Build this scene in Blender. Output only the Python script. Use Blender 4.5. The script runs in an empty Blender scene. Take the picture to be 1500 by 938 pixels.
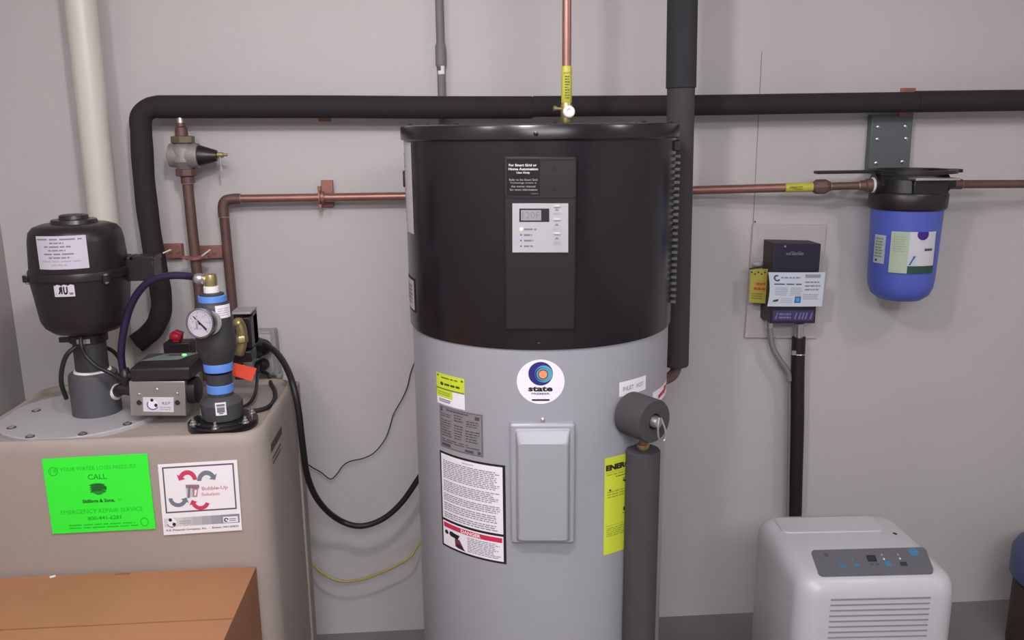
import bpy, math, random
from mathutils import Vector, Matrix, Euler
random.seed(7)
C = bpy.context.scene.collection
PI = math.pi
# ------------------------------------------------------------------ camera
F = 1240.0
PITCH, YAW, ROLL = math.radians(12.7), math.radians(4.0), math.radians(-0.62)
CAM = Vector((0.0, 0.0, 1.66))
ROT = Matrix.Rotation(-YAW, 3, 'Z') @ Matrix.Rotation(PI/2 - PITCH, 3, 'X') @ Matrix.Rotation(ROLL, 3, 'Z')
cd = bpy.data.cameras.new('camera'); cam = bpy.data.objects.new('camera', cd); C.objects.link(cam)
cam.matrix_world = Matrix.Translation(CAM) @ ROT.to_4x4()
cd.sensor_width = 36.0; cd.lens = 36.0 * F / 1500.0; cd.clip_start = 0.02
bpy.context.scene.camera = cam
# ------------------------------------------------------------------ world, lamps, exposure
W = bpy.data.worlds.new('world'); bpy.context.scene.world = W; W.use_nodes = True
W.node_tree.nodes['Background'].inputs[0].default_value = (0.8, 0.85, 1, 1)
W.node_tree.nodes['Background'].inputs[1].default_value = 0.05
vs = bpy.context.scene.view_settings
bpy.context.scene.display_settings.display_device = 'sRGB'
vs.view_transform = 'Standard'; vs.look = 'None'; vs.gamma = 1.0; vs.use_curve_mapping = False
vs.exposure = 0.13
def bulb(name, loc, power, r, col=(1, 0.955, 0.965)):
    l = bpy.data.lights.new(name, 'POINT'); l.energy = power; l.shadow_soft_size = r; l.color = col
    o = bpy.data.objects.new(name, l); o.location = loc; C.objects.link(o); return o
bulb('bulb_left', (-0.85, 0.95, 2.28), 12, 0.05)
bulb('bulb_middle', (-0.12, 0.85, 2.26), 33, 0.06)
bulb('bulb_right', (1.55, 1.15, 2.26), 11, 0.05)
def fill_panel(name, loc, sx, sy, power):
    l = bpy.data.lights.new(name, 'AREA'); l.shape = 'RECTANGLE'; l.size = sx; l.size_y = sy; l.energy = power
    l.color = (1, 0.965, 0.99)
    o = bpy.data.objects.new(name, l); o.location = loc; C.objects.link(o)
fill_panel('room_fill', (0.2, -1.0, 2.4), 1.6, 1.2, 82)  # added soft fill from behind the camera, brightens the fronts

def ray(px, py):
    return (ROT @ Vector(((px-750.0)/F, -(py-469.0)/F, -1.0)))
def P(px, py, Y):
    d = ray(px, py); t = (Y-CAM.y)/d.y; return CAM + d*t
def PZ(px, py, Z):
    d = ray(px, py); t = (Z-CAM.z)/d.z; return CAM + d*t
def proj(p):
    q = ROT.transposed() @ (Vector(p)-CAM); return (750 + F*q.x/-q.z, 469 - F*q.y/-q.z)
def od(p): return -(ROT.transposed() @ (Vector(p)-CAM)).z
def S(n, p): return n*od(p)/F
def zat(X, Y, py):
    a, b = -1.5, 4.0
    for _ in range(40):
        m = (a+b)/2
        if proj((X, Y, m))[1] > py: a = m
        else: b = m
    return (a+b)/2
# ------------------------------------------------------------------ materials
def lin(c):
    return tuple(((x/255)/12.92 if x/255 <= 0.04045 else ((x/255+0.055)/1.055)**2.4) for x in c)
MATS = {}
def mat(name, col, rough=0.5, metal=0.0, var=0.08, scale=8.0, bump=0.0, bscale=60.0, emit=0.0, coat=0.0, rvar=0.0, spec=0.5):
    if name in MATS: return MATS[name]
    m = bpy.data.materials.new(name); m.use_nodes = True; nt = m.node_tree; N = nt.nodes; L = nt.links
    b = N['Principled BSDF']; b.inputs['Roughness'].default_value = rough; b.inputs['Metallic'].default_value = metal
    b.inputs['Base Color'].default_value = (*col, 1); b.inputs['Specular IOR Level'].default_value = spec
    if coat: b.inputs['Coat Weight'].default_value = coat; b.inputs['Coat Roughness'].default_value = 0.15
    tc = N.new('ShaderNodeTexCoord')
    if var:
        n = N.new('ShaderNodeTexNoise'); n.inputs['Scale'].default_value = scale; n.inputs['Detail'].default_value = 5
        L.new(tc.outputs['Object'], n.inputs['Vector'])
        mx = N.new('ShaderNodeMix'); mx.data_type = 'RGBA'
        mx.inputs['A'].default_value = (*[c*(1-var) for c in col], 1); mx.inputs['B'].default_value = (*[min(1, c*(1+var)) for c in col], 1)
        L.new(n.outputs['Fac'], mx.inputs['Factor']); L.new(mx.outputs['Result'], b.inputs['Base Color'])
        if rvar:
            mr = N.new('ShaderNodeMapRange'); mr.inputs['To Min'].default_value = rough-rvar; mr.inputs['To Max'].default_value = rough+rvar
            L.new(n.outputs['Fac'], mr.inputs['Value']); L.new(mr.outputs['Result'], b.inputs['Roughness'])
    if bump:
        n2 = N.new('ShaderNodeTexNoise'); n2.inputs['Scale'].default_value = bscale; n2.inputs['Detail'].default_value = 4
        L.new(tc.outputs['Object'], n2.inputs['Vector'])
        bp = N.new('ShaderNodeBump'); bp.inputs['Strength'].default_value = bump; bp.inputs['Distance'].default_value = 0.002
        L.new(n2.outputs['Fac'], bp.inputs['Height']); L.new(bp.outputs['Normal'], b.inputs['Normal'])
    if emit:
        b.inputs['Emission Color'].default_value = (*col, 1); b.inputs['Emission Strength'].default_value = emit
    MATS[name] = m; return m
def ink(rgb, rough=0.6, emit=0.0):
    n = 'print_%d_%d_%d' % rgb + ('_lit' if emit else '')
    return mat(n, lin(rgb), rough, 0, var=0.0, emit=emit)

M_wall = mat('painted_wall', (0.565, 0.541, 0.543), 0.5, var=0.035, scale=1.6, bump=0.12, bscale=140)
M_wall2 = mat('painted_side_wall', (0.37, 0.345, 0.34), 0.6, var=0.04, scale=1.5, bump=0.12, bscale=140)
M_wallr = mat('dim_room_wall', (0.20, 0.19, 0.19), 0.7, var=0.05, scale=1.5)  # front wall darkened by colour so glossy parts reflect a dark room
M_ceil = mat('ceiling_paint', (0.55, 0.54, 0.53), 0.8, var=0.03)
M_floor = mat('concrete_floor', (0.20, 0.19, 0.185), 0.75, var=0.25, scale=3, bump=0.3, bscale=40)
M_seam = mat('seam_filler', (0.27, 0.25, 0.25), 0.8)
M_black = mat('black_shroud_plastic', (0.012, 0.0095, 0.013), 0.24, var=0.1, scale=5)
M_panel = mat('black_panel_plastic', (0.014, 0.0115, 0.014), 0.36, var=0.1, bump=0.05, bscale=400)
M_gloss = mat('black_gloss_label', (0.010, 0.009, 0.011), 0.25, var=0)
M_grey = mat('grey_enamel_jacket', (0.335, 0.338, 0.375), 0.33, var=0.03, scale=3, spec=0.5)
M_foam = mat('dark_foam_insulation', (0.021, 0.0165, 0.021), 0.85, var=0.2, scale=12, bump=0.3, bscale=90)
M_foamg = mat('grey_foam_insulation', (0.056, 0.050, 0.056), 0.9, var=0.15, scale=14, bump=0.3, bscale=120)
M_foamm = mat('charcoal_foam_insulation', (0.028, 0.028, 0.033), 0.9, var=0.15, scale=14, bump=0.3, bscale=120)
M_copper = mat('aged_copper', (0.34, 0.175, 0.145), 0.42, 0.7, var=0.3, scale=18, rvar=0.1)
M_copdull = mat('dull_copper', (0.17, 0.098, 0.088), 0.55, 0.45, var=0.35, scale=20)
M_coplate = mat('copper_plated_strap', (0.36, 0.165, 0.14), 0.5, 0.45, var=0.3, scale=40)
M_brass = mat('brass', (0.48, 0.38, 0.19), 0.38, 0.8, var=0.25, scale=30)
M_bronze = mat('cast_bronze_body', (0.30, 0.27, 0.265), 0.55, 0.3, var=0.2, scale=30, bump=0.3, bscale=200)
M_steel = mat('steel', (0.6, 0.59, 0.6), 0.3, 0.9, var=0.15, scale=30)
M_brush = mat('brushed_stainless', (0.44, 0.41, 0.40), 0.42, 0.75, var=0.12, scale=25)
M_galv = mat('galvanised_plate', (0.135, 0.155, 0.165), 0.5, 0.35, var=0.15, scale=25)
M_conduit = mat('grey_conduit', (0.21, 0.205, 0.215), 0.6, 0.1, var=0.12)
M_solder = mat('solder_ring', (0.5, 0.45, 0.42), 0.4, 0.8, var=0.1)
M_pvc = mat('white_pvc', (0.66, 0.63, 0.575), 0.38, var=0.05, scale=6)
M_gpvc = mat('grey_pvc', (0.085, 0.083, 0.098), 0.5, var=0.08)
M_dpvc = mat('dark_grey_pvc', (0.042, 0.040, 0.047), 0.5, var=0.1)
M_bpl = mat('black_plastic', (0.018, 0.015, 0.018), 0.38, var=0.15, scale=20)
M_blower = mat('blower_black', (0.016, 0.0125, 0.0155), 0.33, var=0.1, bump=0.08, bscale=300)
M_rub = mat('black_rubber', (0.013, 0.011, 0.013), 0.5, var=0.1)
M_gasket = mat('shiny_black_flange', (0.010, 0.009, 0.012), 0.22, var=0.1)
M_tank = mat('beige_poly_tank', (0.345, 0.292, 0.262), 0.55, var=0.05, scale=4, bump=0.25, bscale=160)
M_lid = mat('grey_lid_plate', (0.42, 0.41, 0.44), 0.4, var=0.05)
M_blueband = mat('blue_primer', (0.11, 0.27, 0.72), 0.5, var=0.15, scale=40)
M_hose = mat('navy_tubing', (0.017, 0.013, 0.045), 0.35, var=0.1)
M_red = mat('red_knob', (0.42, 0.012, 0.035), 0.45, var=0.1)
M_orange = mat('orange_tag', (0.90, 0.085, 0.03), 0.6, var=0.05)
M_card = mat('brown_cardboard', (0.37, 0.17, 0.083), 0.8, var=0.22, scale=3.5, bump=0.15, bscale=80)
M_cardsh = mat('shaded_cardboard', (0.27, 0.12, 0.06), 0.85, var=0.1)  # darker cardboard copy, shade of the right side and slot painted in
M_blue = mat('blue_sump_plastic', (0.085, 0.125, 0.52), 0.4, var=0.06)
M_navy = mat('navy_control_box', (0.020, 0.018, 0.040), 0.45, var=0.1)
M_navys = mat('control_box_side', (0.05, 0.038, 0.042), 0.6, var=0.1)
M_board = mat('white_painted_board', (0.53, 0.50, 0.50), 0.6, var=0.04)
M_ac = mat('white_appliance_plastic', (0.50, 0.50, 0.53), 0.32, var=0.02)
M_acp = mat('grey_touch_panel', (0.135, 0.132, 0.155), 0.45, var=0.05)
M_dark = mat('dark_recess', (0.008, 0.008, 0.009), 0.8, var=0)
M_white = mat('white_plastic', (0.82, 0.80, 0.79), 0.45, var=0.03)
M_lcd = mat('lcd_glass', (0.30, 0.31, 0.32), 0.25, var=0.05)
M_lcdg = mat('green_lcd_glass', (0.20, 0.245, 0.225), 0.45, var=0.1)
M_led = mat('green_led', (0.10, 1.0, 0.12), 0.4, var=0, emit=3.0)
M_ledw = mat('pale_green_led', (0.45, 1.0, 0.35), 0.4, var=0, emit=1.6)
M_yel = mat('yellow_cable', (0.40, 0.34, 0.11), 0.5, var=0.1)
M_ytape = mat('yellow_label_tape', (0.52, 0.50, 0.06), 0.5, var=0.15, scale=30)
M_tankb = mat('blue_tank_enamel', (0.05, 0.065, 0.16), 0.45, var=0.08)
M_elec = mat('grey_outlet_box', (0.36, 0.35, 0.35), 0.45, var=0.08)
M_flex = mat('flexible_metal_conduit', (0.33, 0.31, 0.31), 0.4, 0.5, var=0.15)

# ------------------------------------------------------------------ mesh builder
def frame(n):
    n = Vector(n).normalized(); a = Vector((0, 0, 1)) if abs(n.z) < 0.9 else Vector((1, 0, 0))
    u = a.cross(n).normalized(); return u, n.cross(u), n
def tag(o, label=None, cat=None, group=None, kind=None):
    if label: o['label'] = label
    if cat: o['category'] = cat
    if group: o['group'] = group
    if kind: o['kind'] = kind
    return o
def thing(name, label, cat, loc, group=None):
    o = bpy.data.objects.new(name, None); C.objects.link(o); o.location = loc; o.empty_display_size = 0.05
    return tag(o, label, cat, group)
def worigin(o):
    v = Vector((0, 0, 0))
    while o is not None: v = v + Vector(o.location); o = o.parent
    return v
class MB:
    def __init__(s, m=None):
        s.v = []; s.f = []; s.fm = []; s.mats = []; s.cur = 0
        if m: s.m(m)
    def m(s, mt):
        if mt not in s.mats: s.mats.append(mt)
        s.cur = s.mats.index(mt); return s
    def add(s, vs_, fs):
        o = len(s.v); s.v += [Vector(v) for v in vs_]; s.f += [[i+o for i in f] for f in fs]; s.fm += [s.cur]*len(fs); return s
    def box(s, c, size, R=None):
        c = Vector(c); h = Vector(size)/2; vv = []
        for x in (-1, 1):
            for y in (-1, 1):
                for z in (-1, 1):
                    p = Vector((x*h.x, y*h.y, z*h.z)); vv.append(c + (R @ p if R else p))
        return s.add(vv, [(0, 1, 3, 2), (4, 6, 7, 5), (0, 4, 5, 1), (2, 3, 7, 6), (0, 2, 6, 4), (1, 5, 7, 3)])
    def rings(s, rs, cap0=True, cap1=True, closed=False):
        n = len(rs[0]); vv = [p for r in rs for p in r]; ff = []
        m_ = len(rs)
        for i in range(m_ if closed else m_-1):
            a = i*n; b = ((i+1) % m_)*n
            for k in range(n): ff.append((a+k, a+(k+1) % n, b+(k+1) % n, b+k))
        if not closed:
            if cap0: ff.append(tuple(range(n-1, -1, -1)))
            if cap1: ff.append(tuple((m_-1)*n+k for k in range(n)))
        return s.add(vv, ff)
    def lathe(s, o, ax, prof, n=32, cap0=True, cap1=True):
        u, v, w = frame(ax); o = Vector(o)
        return s.rings([[o + w*h + (u*math.cos(2*PI*k/n) + v*math.sin(2*PI*k/n))*max(r, 1e-5) for k in range(n)] for r, h in prof], cap0, cap1)
    def cyl(s, a, b, r0, r1=None, n=24):
        a = Vector(a); b = Vector(b); r1 = r0 if r1 is None else r1
        return s.lathe(a, b-a, [(r0, 0), (r1, (b-a).length)], n)
    def ring(s, o, ax, R, r, n=40, k=10):
        u, v, w = frame(ax); o = Vector(o); rs = []
        for i in range(n):
            a = 2*PI*i/n; d = u*math.cos(a)+v*math.sin(a)
            rs.append([o + d*(R + r*math.cos(2*PI*j/k)) + w*r*math.sin(2*PI*j/k) for j in range(k)])
        return s.rings(rs, closed=True)
    def tube(s, pts, r, n=14, caps=True):
        pts = [Vector(p) for p in pts]; rr = r if isinstance(r, (list, tuple)) else [r]*len(pts)
        T = [(pts[min(i+1, len(pts)-1)]-pts[max(i-1, 0)]).normalized() for i in range(len(pts))]
        u, v, w = frame(T[0]); rs = []
        for i, p in enumerate(pts):
            u = (u - T[i]*u.dot(T[i])).normalized(); v = T[i].cross(u)
            rs.append([p + (u*math.cos(2*PI*k/n)+v*math.sin(2*PI*k/n))*rr[i] for k in range(n)])
        return s.rings(rs, caps, caps)
    def sphere(s, c, r, n=16, sc=(1, 1, 1)):
        c = Vector(c); rs = []
        for i in range(n//2+1):
            a = -PI/2 + PI*i/(n//2); q = max(math.cos(a), 1e-4)
            rs.append([c + Vector((r*sc[0]*q*math.cos(2*PI*k/n), r*sc[1]*q*math.sin(2*PI*k/n), r*sc[2]*math.sin(a))) for k in range(n)])
        return s.rings(rs)
    def build(s, name, parent=None, loc=None, ang=38, bevel=0.0, seg=2, label=None, cat=None, group=None, kind=None):
        if parent is not None: org = worigin(parent)
        elif loc is not None: org = Vector(loc)
        else:
            lo = [min(v[i] for v in s.v) for i in range(3)]; hi = [max(v[i] for v in s.v) for i in range(3)]
            org = Vector(((lo[0]+hi[0])/2, (lo[1]+hi[1])/2, lo[2]))
        me = bpy.data.meshes.new(name); me.from_pydata([v-org for v in s.v], [], s.f)
        for m_ in s.mats: me.materials.append(m_)
        me.polygons.foreach_set('material_index', s.fm)
        me.polygons.foreach_set('use_smooth', [True]*len(s.f)); me.update()
        try: me.set_sharp_from_angle(angle=math.radians(ang))
        except Exception: pass
        me.validate()
        o = bpy.data.objects.new(name, me); C.objects.link(o)
        if parent is not None: o.parent = parent
        else: o.location = org
        if bevel:
            b = o.modifiers.new('bevel', 'BEVEL'); b.width = bevel; b.segments = seg; b.limit_method = 'ANGLE'; b.angle_limit = math.radians(40); b.harden_normals = False
        return tag(o, label, cat, group, kind)
def copy_part(o, d):
    c = o.copy(); c.location = Vector(o.location)+Vector(d); C.objects.link(c); return c
def catmull(pts, k=8):
    pts = [Vector(p) for p in pts]; q = [pts[0]*2-pts[1]] + pts + [pts[-1]*2-pts[-2]]; out = []
    for i in range(1, len(q)-2):
        a, b, c, d = q[i-1], q[i], q[i+1], q[i+2]
        for j in range(k):
            t = j/k; out.append(0.5*((2*b) + (c-a)*t + (2*a-5*b+4*c-d)*t*t + (3*b-a-3*c+d)*t**3))
    out.append(pts[-1]); return out
def pp(lst, Y):   # pixel points -> world points, each with own depth if given
    return [P(q[0], q[1], q[2] if len(q) > 2 else Y) for q in lst]
def rrect(cx, cy, hx, hy, r, n=6):
    out = []
    for (sx, sy, a0) in ((1, 1, 0), (-1, 1, PI/2), (-1, -1, PI), (1, -1, 1.5*PI)):
        for i in range(n+1):
            a = a0 + PI/2*i/n; out.append((cx+sx*(hx-r)+r*math.cos(a), cy+sy*(hy-r)+r*math.sin(a)))
    return out
# ------------------------------------------------------------------ flat print on surfaces
_txt = {}
def text2d(body, bold=0.0):
    key = (body, bold)
    if key in _txt: return _txt[key]
    cu = bpy.data.curves.new('t', 'FONT'); cu.body = body; cu.size = 1; cu.resolution_u = 2; cu.offset = bold
    o = bpy.data.objects.new('t', cu); C.objects.link(o)
    me = bpy.data.meshes.new_from_object(o.evaluated_get(bpy.context.evaluated_depsgraph_get()))
    v = [(p.co.x, p.co.y) for p in me.vertices]; f = [tuple(p.vertices) for p in me.polygons]
    bpy.data.objects.remove(o); bpy.data.curves.remove(cu); bpy.data.meshes.remove(me)
    if not v: v = [(0, 0)]; f = []
    x0 = min(p[0] for p in v); x1 = max(p[0] for p in v); y0 = min(p[1] for p in v); y1 = max(p[1] for p in v)
    v = [((p[0]-x0)/max(x1-x0, 1e-6), (p[1]-y0)/max(y1-y0, 1e-6)) for p in v]
    _txt[key] = (v, f, (x1-x0)/max(y1-y0, 1e-6)); return _txt[key]
class Decal:
    """print in label coordinates: u 0..1 left to right, v 0..1 top to bottom; mapf(u, v, h) gives the world point"""
    def __init__(s, mapf, strips=1, dh=0.00035, h0=0.0004):
        s.map = mapf; s.mb = MB(); s.n = strips; s.dh = dh; s.h0 = h0
    def poly(s, pts, m_, layer=0):
        s.mb.m(m_); h = s.h0 + s.dh*layer
        if s.n <= 1: s.mb.add([s.map(u, v, h) for u, v in pts], [tuple(range(len(pts)))]); return
        for i in range(s.n):
            a, b = i/s.n, (i+1)/s.n
            if i == 0: a = -9
            if i == s.n-1: b = 9
            q = pts
            for lim, sg in ((a, 1), (b, -1)):
                o = []
                for k in range(len(q)):
                    p0, p1 = q[k], q[(k+1) % len(q)]; d0, d1 = sg*(p0[0]-lim), sg*(p1[0]-lim)
                    if d0 >= 0: o.append(p0)
                    if (d0 > 0 > d1) or (d0 < 0 < d1):
                        t = d0/(d0-d1); o.append((p0[0]+(p1[0]-p0[0])*t, p0[1]+(p1[1]-p0[1])*t))
                q = o
                if len(q) < 3: break
            if len(q) >= 3: s.mb.add([s.map(u, v, h) for u, v in q], [tuple(range(len(q)))])
    def rect(s, x0, y0, x1, y1, m_, layer=0): s.poly([(x0, y1), (x1, y1), (x1, y0), (x0, y0)], m_, layer)
    def circle(s, cx, cy, rx, ry, m_, layer=0, n=32): s.poly([(cx+rx*math.cos(2*PI*k/n), cy-ry*math.sin(2*PI*k/n)) for k in range(n)], m_, layer)
    def arc(s, cx, cy, rx, ry, w, a0, a1, m_, layer=0, n=12, head=0.0):
        for k in range(n):
            a = math.radians(a0+(a1-a0)*k/n); b = math.radians(a0+(a1-a0)*(k+1)/n)
            q = [(cx+rx*math.cos(a), cy-ry*math.sin(a)), (cx+rx*math.cos(b), cy-ry*math.sin(b)),
                 (cx+rx*(1-w)*math.cos(b), cy-ry*(1-w)*math.sin(b)), (cx+rx*(1-w)*math.cos(a), cy-ry*(1-w)*math.sin(a))]
            s.poly(q, m_, layer)
        if head:
            b = math.radians(a1); sg = 1 if a1 > a0 else -1
            mx, my = cx+rx*(1-w/2)*math.cos(b), cy-ry*(1-w/2)*math.sin(b)
            rxn, ryn = math.cos(b)*rx*w*1.1, -math.sin(b)*ry*w*1.1
            tx, ty = -math.sin(b)*rx*head*sg, -math.cos(b)*ry*head*sg
            s.poly([(mx+rxn, my+ryn), (mx+tx, my+ty), (mx-rxn, my-ryn)], m_, layer)
    def frame(s, x0, y0, x1, y1, tx, ty, m_, layer=0):
        s.rect(x0, y0, x1, y0+ty, m_, layer); s.rect(x0, y1-ty, x1, y1, m_, layer)
        s.rect(x0, y0+ty, x0+tx, y1-ty, m_, layer); s.rect(x1-tx, y0+ty, x1, y1-ty, m_, layer)
    def text(s, body, x0, y0, x1, y1, m_, layer=1, bold=0.0):
        v, f, r = text2d(body, bold); s.mb.m(m_); h = s.h0+s.dh*layer
        s.mb.add([s.map(x0+(x1-x0)*a, y1+(y0-y1)*b, h) for a, b in v], f)
    def lines(s, x0, y0, x1, y1, n, m_, layer=1, fill=0.5, seed=1, ragged=0.15, word=0.09):
        """rows of word-sized marks: print too small to read"""
        rn = random.Random(seed); ph = (y1-y0)/n
        for i in range(n):
            a = y0+ph*i+ph*(1-fill)/2; x = x0; xe = x1-(x1-x0)*rn.uniform(0, ragged)
            while x < xe-1e-4:
                w_ = min((x1-x0)*word*rn.uniform(0.5, 1.7), xe-x); s.rect(x, a, x+w_, a+ph*fill, m_, layer); x += w_+(x1-x0)*word*0.22
    def build(s, name, parent=None, **k): return s.mb.build(name, parent, **k)
def quadmap(a, b, c, d, n):   # corners TL TR BR BL
    a, b, c, d, n = map(Vector, (a, b, c, d, n)); n = n.normalized()
    return lambda u, v, h: (a*(1-u)+b*u)*(1-v) + (d*(1-u)+c*u)*v + n*h
def cylmap(X, Y, R, t0, t1, z0, z1):   # theta left/right, z top/bottom
    def f(u, v, h):
        t = t0+(t1-t0)*u; return Vector((X+(R+h)*math.sin(t), Y-(R+h)*math.cos(t), z0+(z1-z0)*v))
    return f
def cylhit(px, py, X, Y, R):
    d = ray(px, py); ox, oy = CAM.x-X, CAM.y-Y
    a = d.x**2+d.y**2; b = 2*(ox*d.x+oy*d.y); c = ox*ox+oy*oy-R*R; D = max(b*b-4*a*c, 0)
    t = (-b-math.sqrt(D))/(2*a); p = CAM+d*t; return math.atan2(p.x-X, -(p.y-Y)), p.z
def cyllabel(X, Y, R, x0, x1, y0, y1, strips=8):   # from a pixel box: x at mid height, y at mid width
    ym = (y0+y1)/2; xm = (x0+x1)/2
    t0 = cylhit(x0, ym, X, Y, R)[0]; t1 = cylhit(x1, ym, X, Y, R)[0]
    z0 = cylhit(xm, y0, X, Y, R)[1]; z1 = cylhit(xm, y1, X, Y, R)[1]
    return Decal(cylmap(X, Y, R, t0, t1, z0, z1), strips)
K = ink((25, 22, 28)); WH = ink((240, 237, 245)); GY = ink((120, 118, 128)); LG = ink((168, 166, 176))
def pxprof(X, Y, lst):   # [(py, r px)] -> [(r, z)]
    out = []
    for py, r in lst:
        z = zat(X, Y, py); out.append((S(r, (X, Y, z)), z))
    return out
def vlathe(mb, X, Y, lst, n=32):
    return mb.lathe((X, Y, 0), (0, 0, 1), sorted(pxprof(X, Y, lst), key=lambda q: q[1]) if False else list(reversed(pxprof(X, Y, lst))), n)

# ================================================================== setting
YW = 2.60
XL_ROOM = P(38, 590, YW).x; XR_ROOM = 2.75; YB = -2.2; ZC = 2.44
def slab(name, a, b, m_):
    a = Vector(a); b = Vector(b); MB(m_).box((a+b)/2, b-a).build(name, kind='structure')
slab('wall_back', (XL_ROOM-0.1, YW, 0), (XR_ROOM+0.1, YW+0.1, ZC), M_wall)
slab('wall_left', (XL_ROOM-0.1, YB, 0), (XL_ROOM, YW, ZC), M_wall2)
slab('wall_right', (XR_ROOM, YB, 0), (XR_ROOM+0.1, YW, ZC), M_wall)
slab('wall_front', (XL_ROOM-0.1, YB-0.1, 0), (XR_ROOM+0.1, YB, ZC), M_wallr)
slab('floor', (XL_ROOM-0.1, YB-0.1, -0.1), (XR_ROOM+0.1, YW+0.1, 0), M_floor)
slab('ceiling', (XL_ROOM-0.1, YB-0.1, ZC), (XR_ROOM+0.1, YW+0.1, ZC+0.1), M_ceil)
a = P(1116, 75, YW); b = P(1103, 330, YW)
MB(M_seam).tube([a, b], 0.0012, 6).build('trim_1', kind='structure')

# ================================================================== water heater
hy = 2.05; hx = P(791, 500, hy).x
RS, RJ, RR = 0.3205, 0.3150, 0.3275
HC = lambda px, py, R=RS: cylhit(px, py, hx, hy, R)
z_rt = HC(791, 181, RR)[1]; z_rb = HC(791, 206, RR)[1]; z_sb = HC(791, 512, RS)[1]
heater = thing('water_heater', 'tall hybrid water heater with black upper shroud and grey lower jacket', 'water heater', (hx, hy, 0))
O3 = (hx, hy, 0); UP = (0, 0, 1)
MB(M_grey).lathe(O3, UP, [(RJ-0.01, 0.02), (RJ, 0.03), (RJ, z_sb+0.02)], 96).build('jacket', heater, label='grey enamelled steel lower jacket')
MB(M_black).lathe(O3, UP, [(RJ-0.004, z_sb-0.002), (RS-0.002, z_sb-0.002), (RS, z_sb+0.003), (RS, z_rb+0.004), (RS-0.01, z_rb+0.006)], 96).build('shroud', heater, label='glossy black upper shroud')
MB(M_black).lathe(O3, UP, [(RS-0.004, z_rb), (RR-0.003, z_rb), (RR, z_rb+0.003), (RR, z_rt-0.006), (RR-0.002, z_rt-0.002), (RR-0.007, z_rt), (0.2, z_rt+0.001), (0, z_rt+0.001)], 96).build('lid', heater)
for k in range(8):
    t = math.radians(-160+k*40); d = Vector((math.sin(t), -math.cos(t), 0))
    MB(M_black).lathe(Vector(O3)+Vector((0, 0, z_rt))+d*(RR-0.02), UP, [(0.006, -0.002), (0.006, 0.002), (0.003, 0.004)], 10).build('screw', heater)
for px, py in ((785, 196), (789, 505)):
    t, z = HC(px, py, RR if py < 300 else RS); d = Vector((math.sin(t), -math.cos(t), 0)); R_ = RR if py < 300 else RS
    MB(M_black).lathe(Vector((hx, hy, z))+d*(R_-0.002), d, [(0.005, 0), (0.005, 0.003), (0.002, 0.004)], 10).build('screw', heater)
# vent slats on the right flank
th = math.radians(75); mbx = MB(mat('vent_grey', (0.09, 0.085, 0.09), 0.5))
zt, zb = zat(hx+RS, hy, 222), zat(hx+RS, hy, 432); nsl = 24
R_ = Matrix.Rotation(th, 3, 'Z')
def on_cyl(t, r, z): return Vector((hx+r*math.sin(t), hy-r*math.cos(t), z))
pz = (zt-zb)/nsl
mbx.box(on_cyl(th, RS+0.004, zb+pz/2), (0.085, 0.013, pz*0.42), R_)
s0 = mbx.build('vent_slat', heater)
for k in range(1, nsl): copy_part(s0, (0, 0, pz*k))
MB(M_panel).box(on_cyl(th, RS+0.003, zat(hx+RS, hy, 212)), (0.085, 0.016, pz*1.6), R_).build('vent_hood', heater, bevel=0.002)
# labels on the left flank
D = Decal(cylmap(hx, hy, RS, math.radians(-93), math.radians(-69), zat(hx-RS, hy, 208), zat(hx-RS, hy, 335)), 6)
D.rect(0, 0, 1, 1, ink((190, 186, 196)), 0); D.lines(0.0, 0.1, 0.5, 0.9, 12, GY, 1, seed=3); D.build('side_label', heater, label='white label wrapped on the left flank')
D = Decal(cylmap(hx, hy, RS, math.radians(-93), math.radians(-70), zat(hx-RS, hy, 398), zat(hx-RS, hy, 446)), 6)
D.rect(0, 0, 1, 1, K, 0); D.rect(0.05, 0.07, 0.93, 0.93, ink((185, 182, 192)), 1); D.lines(0.1, 0.2, 0.85, 0.8, 5, GY, 2, seed=4)
D.build('side_label', heater, label='small white label with black border on the left flank')
bk = P(590, 262, hy+0.06)
MB(M_bpl).box(bk+Vector((0.012, 0, 0)), (0.022, 0.03, 0.040)).build('cable_bracket', heater, bevel=0.003)
# control panel (flat, tangent to the shroud, facing front)
tc_, _ = HC(791, 350); pn = Vector((math.sin(tc_), -math.cos(tc_), 0)); pu = Vector((math.cos(tc_), math.sin(tc_), 0))
HPAN = RS+0.005
def panpt(px, py, h=0.0):
    """point on the panel plane"""
    d = ray(px, py); o = Vector((hx, hy, 0))+pn*(HPAN+h); t = (o-CAM).dot(pn)/d.dot(pn); return CAM+d*t
def prism_quad(mb, pts, n, t0, t1, inset=0.0):
    c = sum((Vector(p) for p in pts), Vector())/len(pts)
    A = [Vector(p)+n*t0 for p in pts]; B = [Vector(p)+n*t1+((c-Vector(p)).normalized()*inset) for p in pts]
    return mb.rings([A, B])
def panquad(x0, y0, x1, y1, h=0.0): return [panpt(x0, y0, h), panpt(x0, y1, h), panpt(x1, y1, h), panpt(x1, y0, h)]
q = [panpt(738, 229), panpt(740.5, 484), panpt(842.5, 484), panpt(845, 229)]
prism_quad(MB(M_panel), q, pn, -0.02, 0.0).build('control_panel', heater, bevel=0.004, seg=3)
cp = [o for o in heater.children if o.name.startswith('control_panel')][0]
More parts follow.
